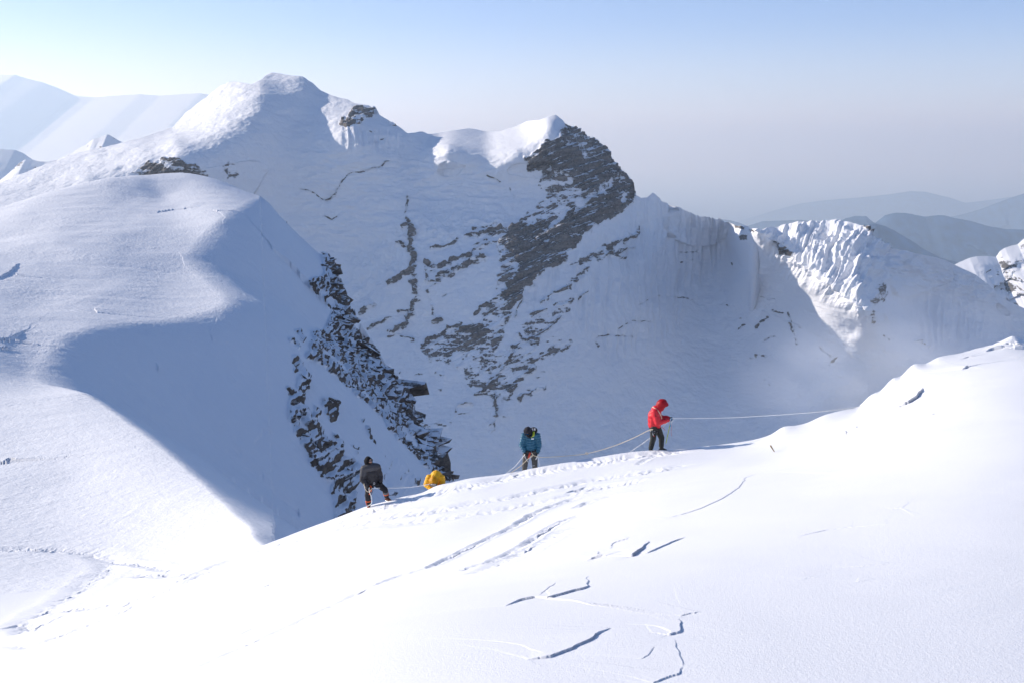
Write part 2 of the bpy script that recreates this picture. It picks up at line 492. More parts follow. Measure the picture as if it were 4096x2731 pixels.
#@@NEAR
LEDGES = [  # wind-cut steps: height, reach of the upper sheet, points (photo pixels, left to right)
 (0.11, 1.0, [(2350,2240),(2400,2228),(2470,2222),(2540,2220),(2568,2208),(2590,2165)]), (0.045, 0.7, [(2575,2212),(2600,2205),(2660,2180),(2740,2146)]), (0.025, 0.5, [(2440,2200),(2455,2172),(2520,2152)]),
 (0.075, 0.9, [(2015,2425),(2080,2400),(2140,2386),(2180,2391),(2250,2375),(2330,2353),(2353,2342),(2352,2300)]), (0.02, 0.4, [(2155,2384),(2190,2355),(2225,2330)]),
 (0.075, 0.7, [(2120,2638),(2200,2628),(2280,2600),(2350,2565),(2400,2530),(2445,2510)]), (0.06, 0.5, [(2600,2530),(2680,2540),(2712,2530),(2729,2508),(2720,2475)]), (0.03, 0.4, [(2718,2466),(2750,2455),(2800,2446)]),
 (0.022, 0.8, [(2640,2075),(2720,2055),(2800,2030),(2900,1990),(2955,1950),(2985,1910),(3035,1890)]), (0.06, 0.9, [(3030,1891),(3100,1887),(3180,1887),(3260,1890),(3335,1896),(3378,1889)]), (0.045, 0.6, [(3100,1862),(3140,1857),(3178,1852)]),
 (0.085, 1.0, [(3320,1755),(3360,1752),(3410,1753),(3455,1744),(3482,1738)]), (0.045, 0.5, [(3384,1740),(3386,1722),(3425,1713),(3431,1700)]), (0.02, 0.8, [(3410,1695),(3480,1662),(3545,1646),(3590,1649)]),
 (0.085, 0.9, [(3585,1649),(3620,1655),(3680,1661),(3725,1659),(3742,1652)]), (0.13, 1.2, [(3590,1632),(3640,1608),(3672,1585),(3688,1562),(3692,1550)]), (0.03, 0.6, [(3695,1554),(3760,1566),(3850,1571)]),
 (0.10, 1.1, [(3680,1538),(3735,1528),(3775,1533),(3830,1526),(3885,1529)]), (0.09, 1.0, [(3845,1478),(3870,1469),(3900,1470),(3930,1476)]), (0.03, 0.8, [(3925,1475),(4000,1480),(4140,1483)]), (0.04, 0.9, [(3840,1441),(3875,1429),(3950,1431),(4140,1432)]),
 (0.14, 1.0, [(3940,1408),(3975,1396),(4015,1388),(4060,1394),(4160,1396)]), (0.07, 0.7, [(4000,1384),(4030,1376),(4100,1388)]), (0.04, 0.4, [(2600,2735),(2660,2712),(2722,2697),(2737,2668)]), (0.025, 0.4, [(2737,2668),(2715,2620),(2700,2560)]),
 (0.03, 0.5, [(2690,2340),(2705,2380),(2715,2420)]), (0.02, 0.4, [(2560,2640),(2600,2615),(2620,2590)]), (0.02, 0.4, [(3200,2320),(3240,2310),(3420,2326),(3500,2318)]), (0.015, 0.4, [(3350,2270),(3480,2262),(3570,2250)]), (0.02, 0.5, [(3880,1960),(3950,1965),(4030,1975)]), (0.02, 0.4, [(3560,2035),(3620,2030)]),
 (0.02, 0.4, [(3180,2150),(3300,2120),(3420,2105),(3560,2095)]), (0.025, 0.4, [(3995,2640),(4040,2660),(4096,2700)])]
TRACKS = [  # trodden lines: depth, half width, step length, points
 (0.07, 0.22, 0.4, [(20,2580),(120,2583),(250,2540),(480,2450),(700,2345),(860,2275)]), (0.09, 0.28, 0.5, [(480,2430),(640,2352),(800,2285),(930,2232),(1060,2190),(1200,2148)]),
 (0.075, 0.28, 0.42, [(1100,2195),(1280,2125),(1450,2085),(1600,2060),(1760,2040),(1900,2010),(2050,1990),(2200,1955),(2350,1925),(2500,1900),(2650,1880),(2780,1850)]),
 (0.05, 0.3, 0.5, [(1350,2110),(1550,2092),(1750,2078),(1950,2050),(2150,2010),(2300,1975),(2450,1945),(2600,1915)]),
 (0.10, 0.14, 0.7, [(1480,2345),(1600,2305),(1720,2270),(1850,2205),(1960,2150),(2060,2100),(2120,2060),(2200,2025),(2320,1985)]), (0.04, 0.15, 0.6, [(600,2731),(800,2665),(1000,2570),(1200,2480),(1350,2415),(1490,2342)]),
 (0.08, 0.14, 0.7, [(1840,2280),(1960,2245),(2080,2190),(2180,2120),(2260,2078),(2340,2052)]), (0.07, 0.14, 0.7, [(2300,2028),(2360,2003),(2430,1985),(2540,1970)]), (0.05, 0.25, 0.4, [(1900,2290),(2080,2215),(2200,2150),(2320,2090)]), (0.06, 0.3, 0.4, [(2300,1960),(2420,1945),(2560,1925)]),
 (0.07, 0.45, 0.3, [(1300,2108),(1430,2062),(1560,2020),(1750,1968),(2000,1918),(2300,1866),(2600,1816),(2780,1798)]), (0.03, 0.1, 0.6, [(900,2560),(980,2530),(1030,2500)]), (0.03, 0.1, 0.6, [(1060,2345),(1110,2320)]), (0.035, 0.2, 0.35, [(2060,1900),(2080,1885)]), (0.03, 0.1, 0.3, [(2550,1860),(2600,1830),(2640,1800)])]
SADDLE = [  # trail over the saddle
 (0.13, 0.7, 0.6, [(60,2500),(150,2462),(230,2415),(330,2352),(392,2312),(440,2272),(447,2246),(405,2222),(300,2206),(150,2196),(-80,2206)]), (0.12, 0.3, 0.6, [(447,2246),(600,2266),(760,2296)]), (0.12, 0.3, 0.6, [(180,2450),(300,2432),(450,2415)]), (0.15, 0.3, 0.6, [(540,2300),(640,2298),(700,2302)]), (0.18, 0.5, 0.5, [(70,2490),(130,2510),(200,2490)])]
DOME_LEDGES = [(0.7, 6, [(-30,1370),(45,1361),(88,1332)]), (0.6, 5, [(-20,1122),(40,1092),(80,1055)]), (0.45, 4, [(5,1852),(25,1845),(45,1832)]), (0.4, 4, [(-20,1400),(30,1392)]), (0.9, 5, [(845,842),(880,850),(897,872),(885,905)]), (0.5, 4, [(620,850),(700,838),(790,830)]), (0.6, 4, [(1020,770),(1055,800),(1066,850)]),
 (2.2, 9, [(1085,1010),(1150,1060),(1220,1130),(1280,1195),(1335,1250)]), (0.35, 5, [(380,1236),(386,1256)]), (0.3, 4, [(320,700),(335,690)]), (0.5, 5, [(715,1010),(735,1050),(735,1085)]), (0.4, 5, [(840,1340),(852,1375)]), (0.4, 6, [(1040,1830),(1020,1780),(1050,1730),(1110,1725)])]

def pick_line(pts, n, **k):
    p = resample(pts, n)
    return np.array([pick(a, b, **k) for a, b in p])

def carve(X, Y, Z, ledges, tracks, hs=0.21, **k):
    for h, reach, pts in ledges:
        L = pick_line(pts, 26, **k)
        m = reach * 3 + 0.3
        s = (X > L[:, 0].min() - m) & (X < L[:, 0].max() + m) & (Y > L[:, 1].min() - m) & (Y < L[:, 1].max() + m)
        if not s.any(): continue
        h = h * hs * float(np.clip(L[:, 1].mean() / 9.5, 1, 3.2))
        sz = 0.07 * reach
        x = X[s] + sz * noise(X[s] / (0.5 * reach), Y[s] / (0.5 * reach), seed=92) + 0.006 * reach * noise(X[s] / (0.07 * reach), Y[s] / (0.07 * reach), seed=91)
        y = Y[s] + sz * noise(X[s] / (0.5 * reach), Y[s] / (0.5 * reach), seed=98) + 0.008 * reach * noise(X[s] / (0.07 * reach), Y[s] / (0.07 * reach), seed=93)
        d, sg, pos = poly_dist(x, y, L)
        t = pos / (len(L) - 1)
        hh = h * np.clip(np.minimum(t, 1 - t) * 5.0, 0, 1) ** 0.7
        hh = hh * sstep(0.0, 0.02, t) * sstep(0, 0.02, 1 - t)
        e_ = np.diff(L[:, :2], axis=0); e_ /= np.linalg.norm(e_, axis=1, keepdims=True) + 1e-9
        sunny = e_[:, 1] * SUN.x / math.cos(SUN_EL) - e_[:, 0] * SUN.y / math.cos(SUN_EL)      # steps that face the sun are lowered to keep their lips from shining
        sunny = np.convolve(np.pad(sunny, 2, 'edge'), np.ones(5) / 5, 'valid')
        hh = hh * np.clip(0.75 - 1.6 * sunny, 0.12, 1)[np.minimum(pos.astype(int), len(e_) - 1)]
        up = hh * np.exp(-d / reach)
        dn = -0.45 * hh * np.exp(-d / (0.22 * reach))
        Z[s] += np.where(sg < 0, up, dn)
    for dep, w, step, pts in tracks:
        L = pick_line(pts, 60, **k)
        m = w * 4
        s = (X > L[:, 0].min() - m) & (X < L[:, 0].max() + m) & (Y > L[:, 1].min() - m) & (Y < L[:, 1].max() + m)
        if not s.any(): continue
        x, y = X[s], Y[s]
        wob = w * 0.5
        d, sg, pos = poly_dist(x + wob * noise(x / (w * 3), y / (w * 3), seed=94), y + wob * noise(x / (w * 3), y / (w * 3), seed=95), L)
        t = pos / (len(L) - 1)
        length = np.linalg.norm(np.diff(L, axis=0), axis=1).sum()
        fade = sstep(0, 0.06, t) * sstep(0, 0.06, 1 - t)
        steps = 0.65 + 0.8 * noise(t * length / step, np.where(sg > 0, 3.3, 0.4) + 0 * t, seed=96) + 0.5 * noise(t * length / (step * 0.45), sg, seed=99)
        lump = 0.5 * fbm(x / (w * 0.6), y / (w * 0.6), oct=3, seed=97)
        g = np.exp(-(d / w) ** 2)
        rim = 0.35 * np.exp(-((d - 1.7 * w) / (0.6 * w)) ** 2)
        Z[s] += dep * fade * (-g * np.clip(steps + lump, -0.2, 1.6) + rim * (0.6 + lump))

# foreground
def pick(px, py, lo=3.0, hi=95.0):
    """where the ray of a pixel meets the snow"""
    x, y, z = ray(px, py)
    ys = np.exp(np.linspace(math.log(lo), math.log(hi), 1500))
    a = x / y
    zz = U(np.full_like(ys, 2 * a), np.log(ys)) * ys
    dr, sd, _ = edge_drop(a * ys, ys)
    zz = zz - dr
    k = np.argmax(zz >= ys * z / y)
    return np.array([a * ys[k], ys[k], zz[k]])

a_fg = np.concatenate([np.linspace(-0.75, -0.50, 60)[:-1], np.linspace(-0.50, 0.50, 1400), np.linspace(0.50, 0.75, 60)[1:]])
y_fg = np.concatenate([np.linspace(1.2, 5.5, 40)[:-1], np.exp(np.linspace(math.log(5.5), math.log(49), 2300))])
A, Y, Z, sd, pos = ridge_height(a_fg, y_fg)
X = A * Y
near = np.ones_like(X)
wnd = (X * 0.93 + Y * 0.37, -X * 0.37 + Y * 0.93)
Z += 0.035 * fbm(X / 3.5, Y / 3.5, oct=3, seed=3) * np.clip(Y / 12, .4, 1.5) * sstep(47.5, 40, Y)
Z += 0.006 * fbm(wnd[0] / 1.1, wnd[1] / 0.35, oct=4, seed=5) * sstep(-.3, .4, fbm(X / 4, Y / 4, oct=2, seed=6))
carve(X, Y, Z, LEDGES, TRACKS + SADDLE)
V = np.stack([X, Y, Z], -1)
snow_slope = grid_mesh('snow_slope', V, M_near, {'rock': np.zeros_like(X)}, kind='structure')

# dome and saddle
a_d = np.concatenate([np.linspace(-0.75, -0.50, 60)[:-1], np.linspace(-0.50, 0.02, 1150), np.linspace(0.02, 0.75, 90)[1:]])
y_d = np.concatenate([np.exp(np.linspace(math.log(47.5), math.log(335), 1150)), np.linspace(337, 700, 60)])
A, Y, Z, sd, pos = ridge_height(a_d, y_d)
X = A * Y
cs = 3
Ac = A[::cs, ::cs]; Yc = Y[::cs, ::cs]
dd, ss, op = poly_dist(Ac * Yc, Yc, O3[:, :2])
osd = interp2(-dd * ss, y_d[::cs], a_d[::cs], y_d, a_d)            # + beyond the skyline / rib
osd = np.where((Y > 284) & (A > -0.168), np.maximum(np.abs(osd), (A + 0.168) * Y), osd)
op = interp2(op, y_d[::cs], a_d[::cs], y_d, a_d)
nk = len(K3)
ribf = sstep(nk - 2.0, nk + 3.0, op)
oslope = 0.5 + 4.5 * ribf; orad = 6.0 * (1 - ribf) + 0.4 * ribf
od = np.maximum(osd, 0)
Z -= oslope * (np.sqrt(od * od + orad * orad) - orad)
sc = np.clip(Y / 120, 0.3, 1.5) * sstep(48.5, 60, Y)
Z += 0.5 * sc * fbm(X / 22, Y / 30, oct=3, seed=11) * sstep(0, 12, np.abs(sd))
Z -= 0.3 * sstep(49.8, 47.5, Y)               # slips under the foreground sheet
wnd_d = (X * 0.93 + Y * 0.37, -X * 0.37 + Y * 0.93)
carve(X, Y, Z, DOME_LEDGES, SADDLE, hs=0.13, hi=330.0)
#@@CRAG
CRAG_AREAS = [
 (0.74, 6, [(1283,1028),(1320,1026),(1350,1065),(1362,1105),(1360,1200),(1385,1235),(1420,1250),(1405,1320),(1440,1345),(1510,1425),(1500,1450),(1570,1512),(1610,1530),(1650,1580),(1645,1660),(1750,1780),(1745,1815),(1800,1870),(1810,1930),(1770,1930),(1720,1902),(1690,1870),(1640,1815),(1600,1780),(1560,1735),(1530,1705),(1526,1680),(1505,1655),(1475,1630),(1440,1607),(1410,1580),(1400,1560),(1365,1537),(1330,1512),(1290,1482),(1260,1458),(1225,1448),(1235,1400),(1250,1360),(1235,1345),(1237,1322),(1312,1322),(1314,1262),(1330,1250),(1300,1225),(1262,1180),(1242,1152),(1228,1132),(1282,1118),(1300,1098),(1290,1070)]),
 (0.15, 5, [(1285,1170),(1330,1200),(1345,1230),(1300,1215),(1270,1180)]),
 (0.30, 6, [(1290,1400),(1340,1420),(1400,1480),(1390,1500),(1330,1460),(1280,1430)]), (0.30, 6, [(1350,1330),(1380,1360),(1400,1420),(1370,1400)]), (0.3, 6, [(1420,1530),(1470,1570),(1540,1650),(1500,1630),(1440,1580)]), (0.25, 5, [(1600,1690),(1640,1730),(1680,1790),(1650,1790),(1600,1740)]), (0.3, 5, [(1660,1800),(1710,1810),(1700,1850)]),
 (0.66, 7, [(1160,1425),(1200,1428),(1207,1470),(1235,1520),(1237,1560),(1215,1592),(1245,1590),(1250,1620),(1275,1632),(1282,1655),(1265,1690),(1300,1720),(1312,1762),(1372,1782),(1378,1830),(1440,1860),(1446,1900),(1436,1940),(1420,2010),(1428,2050),(1340,2075),(1330,2000),(1320,1930),(1282,1900),(1242,1850),(1222,1800),(1200,1750),(1165,1700),(1155,1640),(1150,1570),(1136,1556),(1146,1548),(1168,1562),(1184,1562),(1188,1530),(1172,1480)]),
 (0.8, 5, [(1283,1598),(1320,1612),(1345,1625),(1352,1650),(1340,1692),(1318,1688),(1300,1655)]), (0.7, 6, [(1322,1715),(1345,1740),(1378,1782),(1350,1790),(1330,1750)]),
 (0.40, 8, [(1485,1795),(1530,1808),(1562,1860),(1585,1895),(1545,1915),(1500,1850)]), (0.42, 8, [(1565,1838),(1620,1856),(1642,1900),(1600,1930),(1560,1962),(1520,1940)]), (0.45, 8, [(1600,1910),(1690,1915),(1680,1960),(1560,2000),(1520,1980)]),
 (0.30, 5, [(1225,1560),(1260,1640),(1245,1680),(1222,1640)]), (0.35, 6, [(1190,1640),(1230,1720),(1200,1720)]),
]
CRAG_LINES = [(0.85, 6, [(1183,1347),(1195,1352),(1208,1378),(1216,1386)]), (0.8, 8, [(1168,1380),(1182,1388),(1190,1408)]), (0.8, 5, [(1465,1722),(1478,1752),(1490,1770),(1506,1790)]), (0.9, 5, [(1412,1792),(1425,1800),(1438,1796)]), (0.8, 3, [(1424,1818),(1430,1824)]), (0.7, 3, [(1450,1693),(1453,1700)]),
 (1.0, 13, [(1355,1150),(1358,1200),(1375,1235),(1400,1262),(1390,1310)]), (1.0, 16, [(1430,1370),(1480,1420),(1500,1450)]), (1.0, 18, [(1545,1520),(1600,1548),(1625,1585),(1622,1640)]), (1.0, 18, [(1590,1650),(1640,1690),(1680,1725)]), (1.0, 16, [(1690,1740),(1725,1790),(1715,1830)]), (0.95, 10, [(1250,1145),(1290,1145)]), (1.0, 10, [(1290,1200),(1345,1190)]), (0.95, 12, [(1690,1790),(1700,1830)]),
 (0.5, 4, [(625,1455),(630,1480)])]
PX, PY = project(X, Y, Z)
rock = paint(PX, PY, CRAG_AREAS, CRAG_LINES)
rock = np.maximum(rock, sstep(0.2, 1.5, osd) * sstep(0.3, 0.8, ribf))
# the shaded side: streaks running down it, the crusted slope near its foot
shade = sstep(2, 14, sd)
ax, ay = X * 0.37 + Y * 0.93, X * 0.93 - Y * 0.37
Z += shade * (0.45 * fbm(ax / 3.2, ay / 26, oct=4, seed=13) + 0.16 * fbm(ax / 0.9, ay / 3.0, oct=3, seed=14))
Z += shade * 1.6 * np.abs(noise(ax / 24, ay / 150, seed=15)) + shade * 1.2 * fbm(ax / 30, ay / 60, oct=2, seed=19)
# wind crust on the sunlit side
lit = 1 - shade
rip = fbm(wnd_d[0] / 1.6, wnd_d[1] / 0.55, oct=3, seed=16)
patch = sstep(-0.15, 0.35, fbm(X / 16, Y / 16, oct=2, seed=17))
Z += lit * (0.035 + 0.05 * patch) * sc * rip
Z += lit * 0.16 * sc * fbm(wnd_d[0] / 26, wnd_d[1] / 6, oct=3, seed=18)
rk = sstep(0.3, 0.75, rock)
V = np.stack([X, Y, Z], -1)
beds = Z * 0.95 + X * 0.12 - Y * 0.10
st = noise(beds / 0.9, X / 9, Y / 9, seed=51) + 0.6 * noise(beds / 0.4, X / 4, Y / 4, seed=52)
dsp = rk * (0.85 * st + 1.1 * fbm(X / 3.2, Y / 3.2, Z / 3.2, oct=4, seed=53, ridged=True))
Nn = grid_normals(V)
hor = np.array([0.62, -0.68, 0.40])
V = V + (0.5 * Nn + 0.5 * hor) * dsp[..., None]
snow_dome = grid_mesh('snow_dome', V, M_dome, {'rock': rock}, kind='structure')

# broken slabs standing out of the crag
rng = np.random.default_rng(8)
cand = np.argwhere((rock[:, :-90] > 0.6) & (osd[:, :-90] < 0.5) & (PY[:, :-90] < 2080))
wgt = np.exp(np.minimum(0, osd[cand[:, 0], cand[:, 1]] + 3) / 7.0) + 0.10
wgt = wgt / wgt.sum()
sel = cand[rng.choice(len(cand), 400, replace=False, p=wgt)]
bm = bmesh.new()
for i_, j_ in sel:
    p = Vector(V[i_, j_])
    big = math.exp(rng.normal(0, 0.45)) * (1.35 if osd[i_, j_] > -5 else 0.7)
    L, Wd, Hh = 1.15 * big, 0.75 * big, 0.34 * big
    yaw = -0.75 + rng.normal(0, 0.6)
    M = Matrix.Translation(p - Vector((0.1, -0.35, 0.15)) * big) @ Matrix.Rotation(yaw, 4, 'Z') @ Matrix.Rotation(0.22 + rng.normal(0, 0.22), 4, 'Y') @ Matrix.Rotation(rng.normal(-0.1, 0.15), 4, 'X')
    t_ = bmesh.new()
    for q in range(13):
        v = rng.uniform(-1, 1, 3); v = np.sign(v) * np.abs(v) ** 0.55
        t_.verts.new(M @ Vector((v[0] * L, v[1] * Wd, v[2] * Hh)))
    bmesh.ops.convex_hull(t_, input=t_.verts)
    bmesh.ops.delete(t_, geom=[v for v in t_.verts if not v.link_faces], context='VERTS')
    me_ = bpy.data.meshes.new('tmp'); t_.to_mesh(me_); t_.free(); bm.from_mesh(me_); bpy.data.meshes.remove(me_)
me = bpy.data.meshes.new('rock_crag'); bm.to_mesh(me); bm.free()
ra = me.attributes.new('rock', 'FLOAT', 'POINT'); ra.data.foreach_set('value', np.full(len(me.vertices), 0.86, f32))
me.materials.append(M_dome)
crag = bpy.data.objects.new('rock_crag', me); COL.objects.link(crag); crag['kind'] = 'structure'

# ------------------------------------------------------------------ main mountain
MAIN_SKY = [(-900,1150),(-400,900),(0,727),(120,680),(300,612),(520,560),(690,508),(740,455),(800,400),(880,338),(940,325),(1000,335),(1040,320),(1065,300),(1085,293),(1120,296),(1210,310),(1250,330),(1290,365),(1330,385),(1390,400),(1420,418),(1470,422),(1500,433),
 (1510,455),(1550,475),(1590,500),(1632,533),(1660,532),(1690,528),(1710,538),(1760,532),(1830,520),(1870,512),(1900,518),(1950,528),(2000,527),(2060,510),(2110,485),(2160,480),(2210,462),(2222,460),(2250,478),(2272,502),(2300,510),(2340,533),(2355,548),(2408,577),
 (2439,621),(2463,659),(2483,676),(2510,699),(2527,722),(2532,760),(2543,780),(2566,792),(2590,790),(2608,772),(2630,785),(2660,805),(2730,838),(2800,865),(2860,875),(2900,880),(2925,893),(2945,905),(2985,904),(3000,915),(3050,916),(3110,905),(3160,892),(3230,893),(3290,885),(3320,880),(3340,876),(3370,884),(3420,895),(3450,905),(3475,918),(3490,950),
 (3520,970),(3560,990),(3620,1000),(3680,1018),(3740,1030),(3790,1045),(3830,1065),(3900,1098),(3960,1145),(4000,1185),(4040,1208),(4096,1235),(4300,1330),(4900,1560)]
MAIN_D = [(-900,1150,2150),(-400,900,2280),(0,727,2400),(300,612,2520),(690,508,2680),(860,350,2790),(1080,294,2790),(1210,310,2750),(1290,365,2715),(1400,402,2660),(1510,455,2600),(1640,533,2560),
 (1045,345,2640),(850,500,2480),(700,560,2420),(560,620,2360),(350,720,2280),(250,770,2235),(0,850,2120),(-400,1000,2050),
 (1080,700,2430),(900,800,2370),(1200,500,2540),(1400,500,2500),(1400,700,2440),(1520,560,2490),(1300,1000,2380),(1100,900,2400),(600,760,2290),(700,900,2310),(300,900,2180),(900,1000,2330),
 (1640,640,2485),(1760,535,2620),(1870,514,2690),(1950,528,2690),(2090,492,2670),(1900,590,2500),(2000,580,2510),(2218,462,2560),(1790,595,2455),(1640,720,2445),(1720,640,2470),(1790,710,2435),(1700,780,2425),(1870,678,2435),(1980,640,2440),(2060,600,2445),(2160,545,2465),(2190,500,2490),(1870,780,2405),(1980,740,2415),(2060,700,2420),
 (2300,510,2560),(2408,577,2570),(2483,676,2570),(2532,760,2560),(2600,785,2590),(2730,838,2640),(2860,875,2690),(2945,905,2640),(3000,915,2330),(3080,905,2285),(3160,892,2285),(3340,876,2255),(3450,905,2200),(3560,990,2210),(3740,1030,2330),(3900,1098,2330),(4000,1185,2310),(4096,1235,2290),(4300,1330,2270),(4900,1560,2200),
 (2150,720,2420),(2300,700,2440),(2450,800,2480),(2300,1000,2330),(2000,1000,2260),(2000,1300,2150),(2000,1600,2050),(1750,1000,2290),(1700,1300,2200),(1500,1300,2230),(1500,1700,2050),(1800,1900,1950),(2300,1400,2180),(2300,1700,2080),(2500,1950,2020),(1640,850,2370),(1650,1100,2250),(1500,1000,2350),
 (2600,1200,2430),(2900,1200,2570),(2600,1600,2220),(2960,1000,2560),(2980,1080,2500),(3050,1120,2390),(3150,1250,2330),(3300,1340,2210),(3420,1420,2160),(3380,1520,2150),(3430,1350,2140),(3470,1400,2150),(2985,1000,2440),(3005,1100,2400),(3000,1500,2340),
 (3010,918,2262),(3100,985,2246),(3200,1060,2185),(3300,1135,2105),(3400,1215,2052),(3468,1265,2030),(3150,1115,2270),(3250,1195,2205),(3350,1275,2140),(3420,1310,2130),(3150,935,2245),(3250,1000,2200),(3350,1080,2130),(3440,1160,2065),(3340,960,2195),(3440,1020,2135),
 (3490,1150,2090),(3520,1050,2150),(3600,1200,2260),(3800,1300,2300),(4000,1350,2290),(3500,1320,2118),(3530,1420,2150),(3480,1285,2075),(3280,1450,2190),(3100,1700,2130),(3600,1550,2190),(3490,1550,2160),(3700,1750,2150),(3900,1500,2120),(4400,1550,2120),(2900,2000,2100),(3600,2000,2150),(-400,1300,1950),(600,1300,2150),(1000,2100,1950)]
msk = np.array(MAIN_SKY, float); mD = np.array(MAIN_D, float)
Dm = TPS(mD[:, 0] / 1000, mD[:, 1] / 1000, mD[:, 2], lam=1e-5)
cpx = np.concatenate([np.linspace(-700, -40, 110)[:-1], np.linspace(-40, 4140, 1500), np.linspace(4140, 4800, 110)[1:]])
top = np.interp(cpx, msk[:, 0], msk[:, 1])
bot = np.interp(cpx, [-700, 600, 1000, 1200, 2600, 3200, 3700, 4100, 4800], [1150, 1050, 1150, 2080, 2040, 1860, 1640, 1560, 1900])
NR = 760
t = np.linspace(0, 1, NR)[:, None]
GX = np.broadcast_to(cpx, (NR, len(cpx))).copy()
GY = top + (bot - top) * t
Dg = upsample(Dm(GX[::8, ::8] / 1000, GY[::8, ::8] / 1000), *GX.shape) if False else None
# evaluate on a coarse pixel grid, bicubic enough at this spacing
gx = np.linspace(-700, 4800, 460); gy = np.linspace(250, 2100, 190)
DC = Dm(*np.meshgrid(gx / 1000, gy / 1000))
def samp(C, x, y):
    a = np.clip((x - gx[0]) / (gx[1] - gx[0]), 1, len(gx) - 3.001); b = np.clip((y - gy[0]) / (gy[1] - gy[0]), 1, len(gy) - 3.001)
    i = a.astype(int); j = b.astype(int); s = a - i; u = b - j
    def cw(s): return [((-0.5 * s + 1) * s - 0.5) * s, (1.5 * s - 2.5) * s * s + 1, ((-1.5 * s + 2) * s + 0.5) * s, (0.5 * s - 0.5) * s * s]
    wx, wy = cw(s), cw(u)
    out = 0
    for q in range(4):
        r = 0
        for p in range(4):
            r = r + wx[p] * C[j + q - 1, i + p - 1]
        out = out + wy[q] * r
    return out
Dg = samp(DC, GX, GY)
V = at(GX, GY, Dg)
#@@MASK
MAIN_AREAS = [
 (0.95, 16, [(2255,505),(2293,507),(2340,533),(2408,577),(2439,621),(2463,659),(2483,676),(2510,699),(2530,720),(2545,774),(2531,805),(2490,846),(2425,880),(2340,931),(2305,985),(2272,1012),(2255,1046),(2218,1060),(2153,1104),(2136,1135),(2099,1152),(2085,1186),(2060,1210),(2044,1250),(1990,1330),(1930,1340),(1950,1240),(2046,1123),(2080,1048),(1992,977),(2030,905),(2146,839),(2190,790),(2310,760),(2290,720),(2200,680),(2112,686),(2100,640),(2136,611),(2224,550)]),
 (0.42, 14, [(2165,690),(2200,668),(2250,705),(2310,745),(2340,775),(2290,830),(2230,870),(2180,880),(2120,905),(2080,890),(2130,840),(2190,790),(2150,740)]),
 (0.35, 10, [(2390,740),(2440,720),(2455,735),(2420,770),(2370,800),(2335,790)]),
 (0.35, 9, [(2290,800),(2340,795),(2335,830),(2300,850)]),
 (0.30, 9, [(2170,915),(2240,850),(2275,840),(2255,880),(2200,925)]),
 (0.55, 14, [(2300,530),(2350,560),(2400,600),(2380,640),(2330,640),(2290,590),(2240,600),(2250,560)]),
 (0.40, 10, [(2480,690),(2505,710),(2480,730),(2455,720)]),
 (0.30, 8, [(2490,775),(2515,770),(2490,820),(2470,815)]),
 (0.50, 14, [(1995,965),(2030,990),(2080,1048),(2046,1123),(1990,1165),(1975,1130),(1985,1050)]),
 (0.46, 16, [(1760,1340),(1910,1286),(2005,1167),(2044,1250),(2000,1400),(1930,1480),(1870,1560),(1850,1480),(1720,1450),(1690,1400)]),
 (0.9, 10, [(1840,1312),(1930,1300),(1960,1335),(1900,1345),(1840,1332)]),
 (0.40, 18, [(1880,1440),(2010,1400),(2110,1330),(2170,1330),(2150,1420),(2050,1560),(1960,1600),(1900,1560)]),
 (0.44, 14, [(2180,1400),(2280,1330),(2295,1375),(2210,1430)]),
 (0.36, 14, [(2070,1290),(2200,1240),(2300,1185),(2290,1240),(2180,1330),(2090,1360)]),
 (0.38, 12, [(1650,1690),(1750,1680),(1830,1650),(1800,1700),(1720,1730)]),
 (0.42, 12, [(1940,1680),(1990,1620),(2000,1700),(1960,1745)]),
 (0.85, 8, [(1355,485),(1400,450),(1440,430),(1500,435),(1507,455),(1460,470),(1440,500),(1360,500)]),
 (0.7, 6, [(1550,482),(1585,495),(1590,510),(1560,502)]),
 (0.68, 14, [(520,700),(600,650),(650,635),(720,640),(760,655),(820,690),(850,730),(700,720)]),
 (0.40, 14, [(880,650),(950,640),(960,710),(900,720)]),
 (0.8, 8, [(3093,975),(3130,975),(3150,995),(3175,1010),(3160,1035),(3120,1020)]),
 (0.8, 6, [(3450,905),(3475,912),(3492,935),(3470,940)]),
 (0.55, 16, [(3480,1190),(3505,1150),(3535,1120),(3560,1170),(3540,1210),(3490,1230)]),
 (0.45, 12, [(3475,1235),(3495,1230),(3500,1290),(3480,1290)]),
 (0.85, 5, [(2940,900),(2960,898),(2982,908),(2970,918),(2945,915)]),
 (0.9, 5, [(2952,945),(2975,935),(2990,945),(2985,962),(2955,965)]),
 (0.8, 5, [(3000,920),(3027,920),(3022,932),(3002,932)]),
]
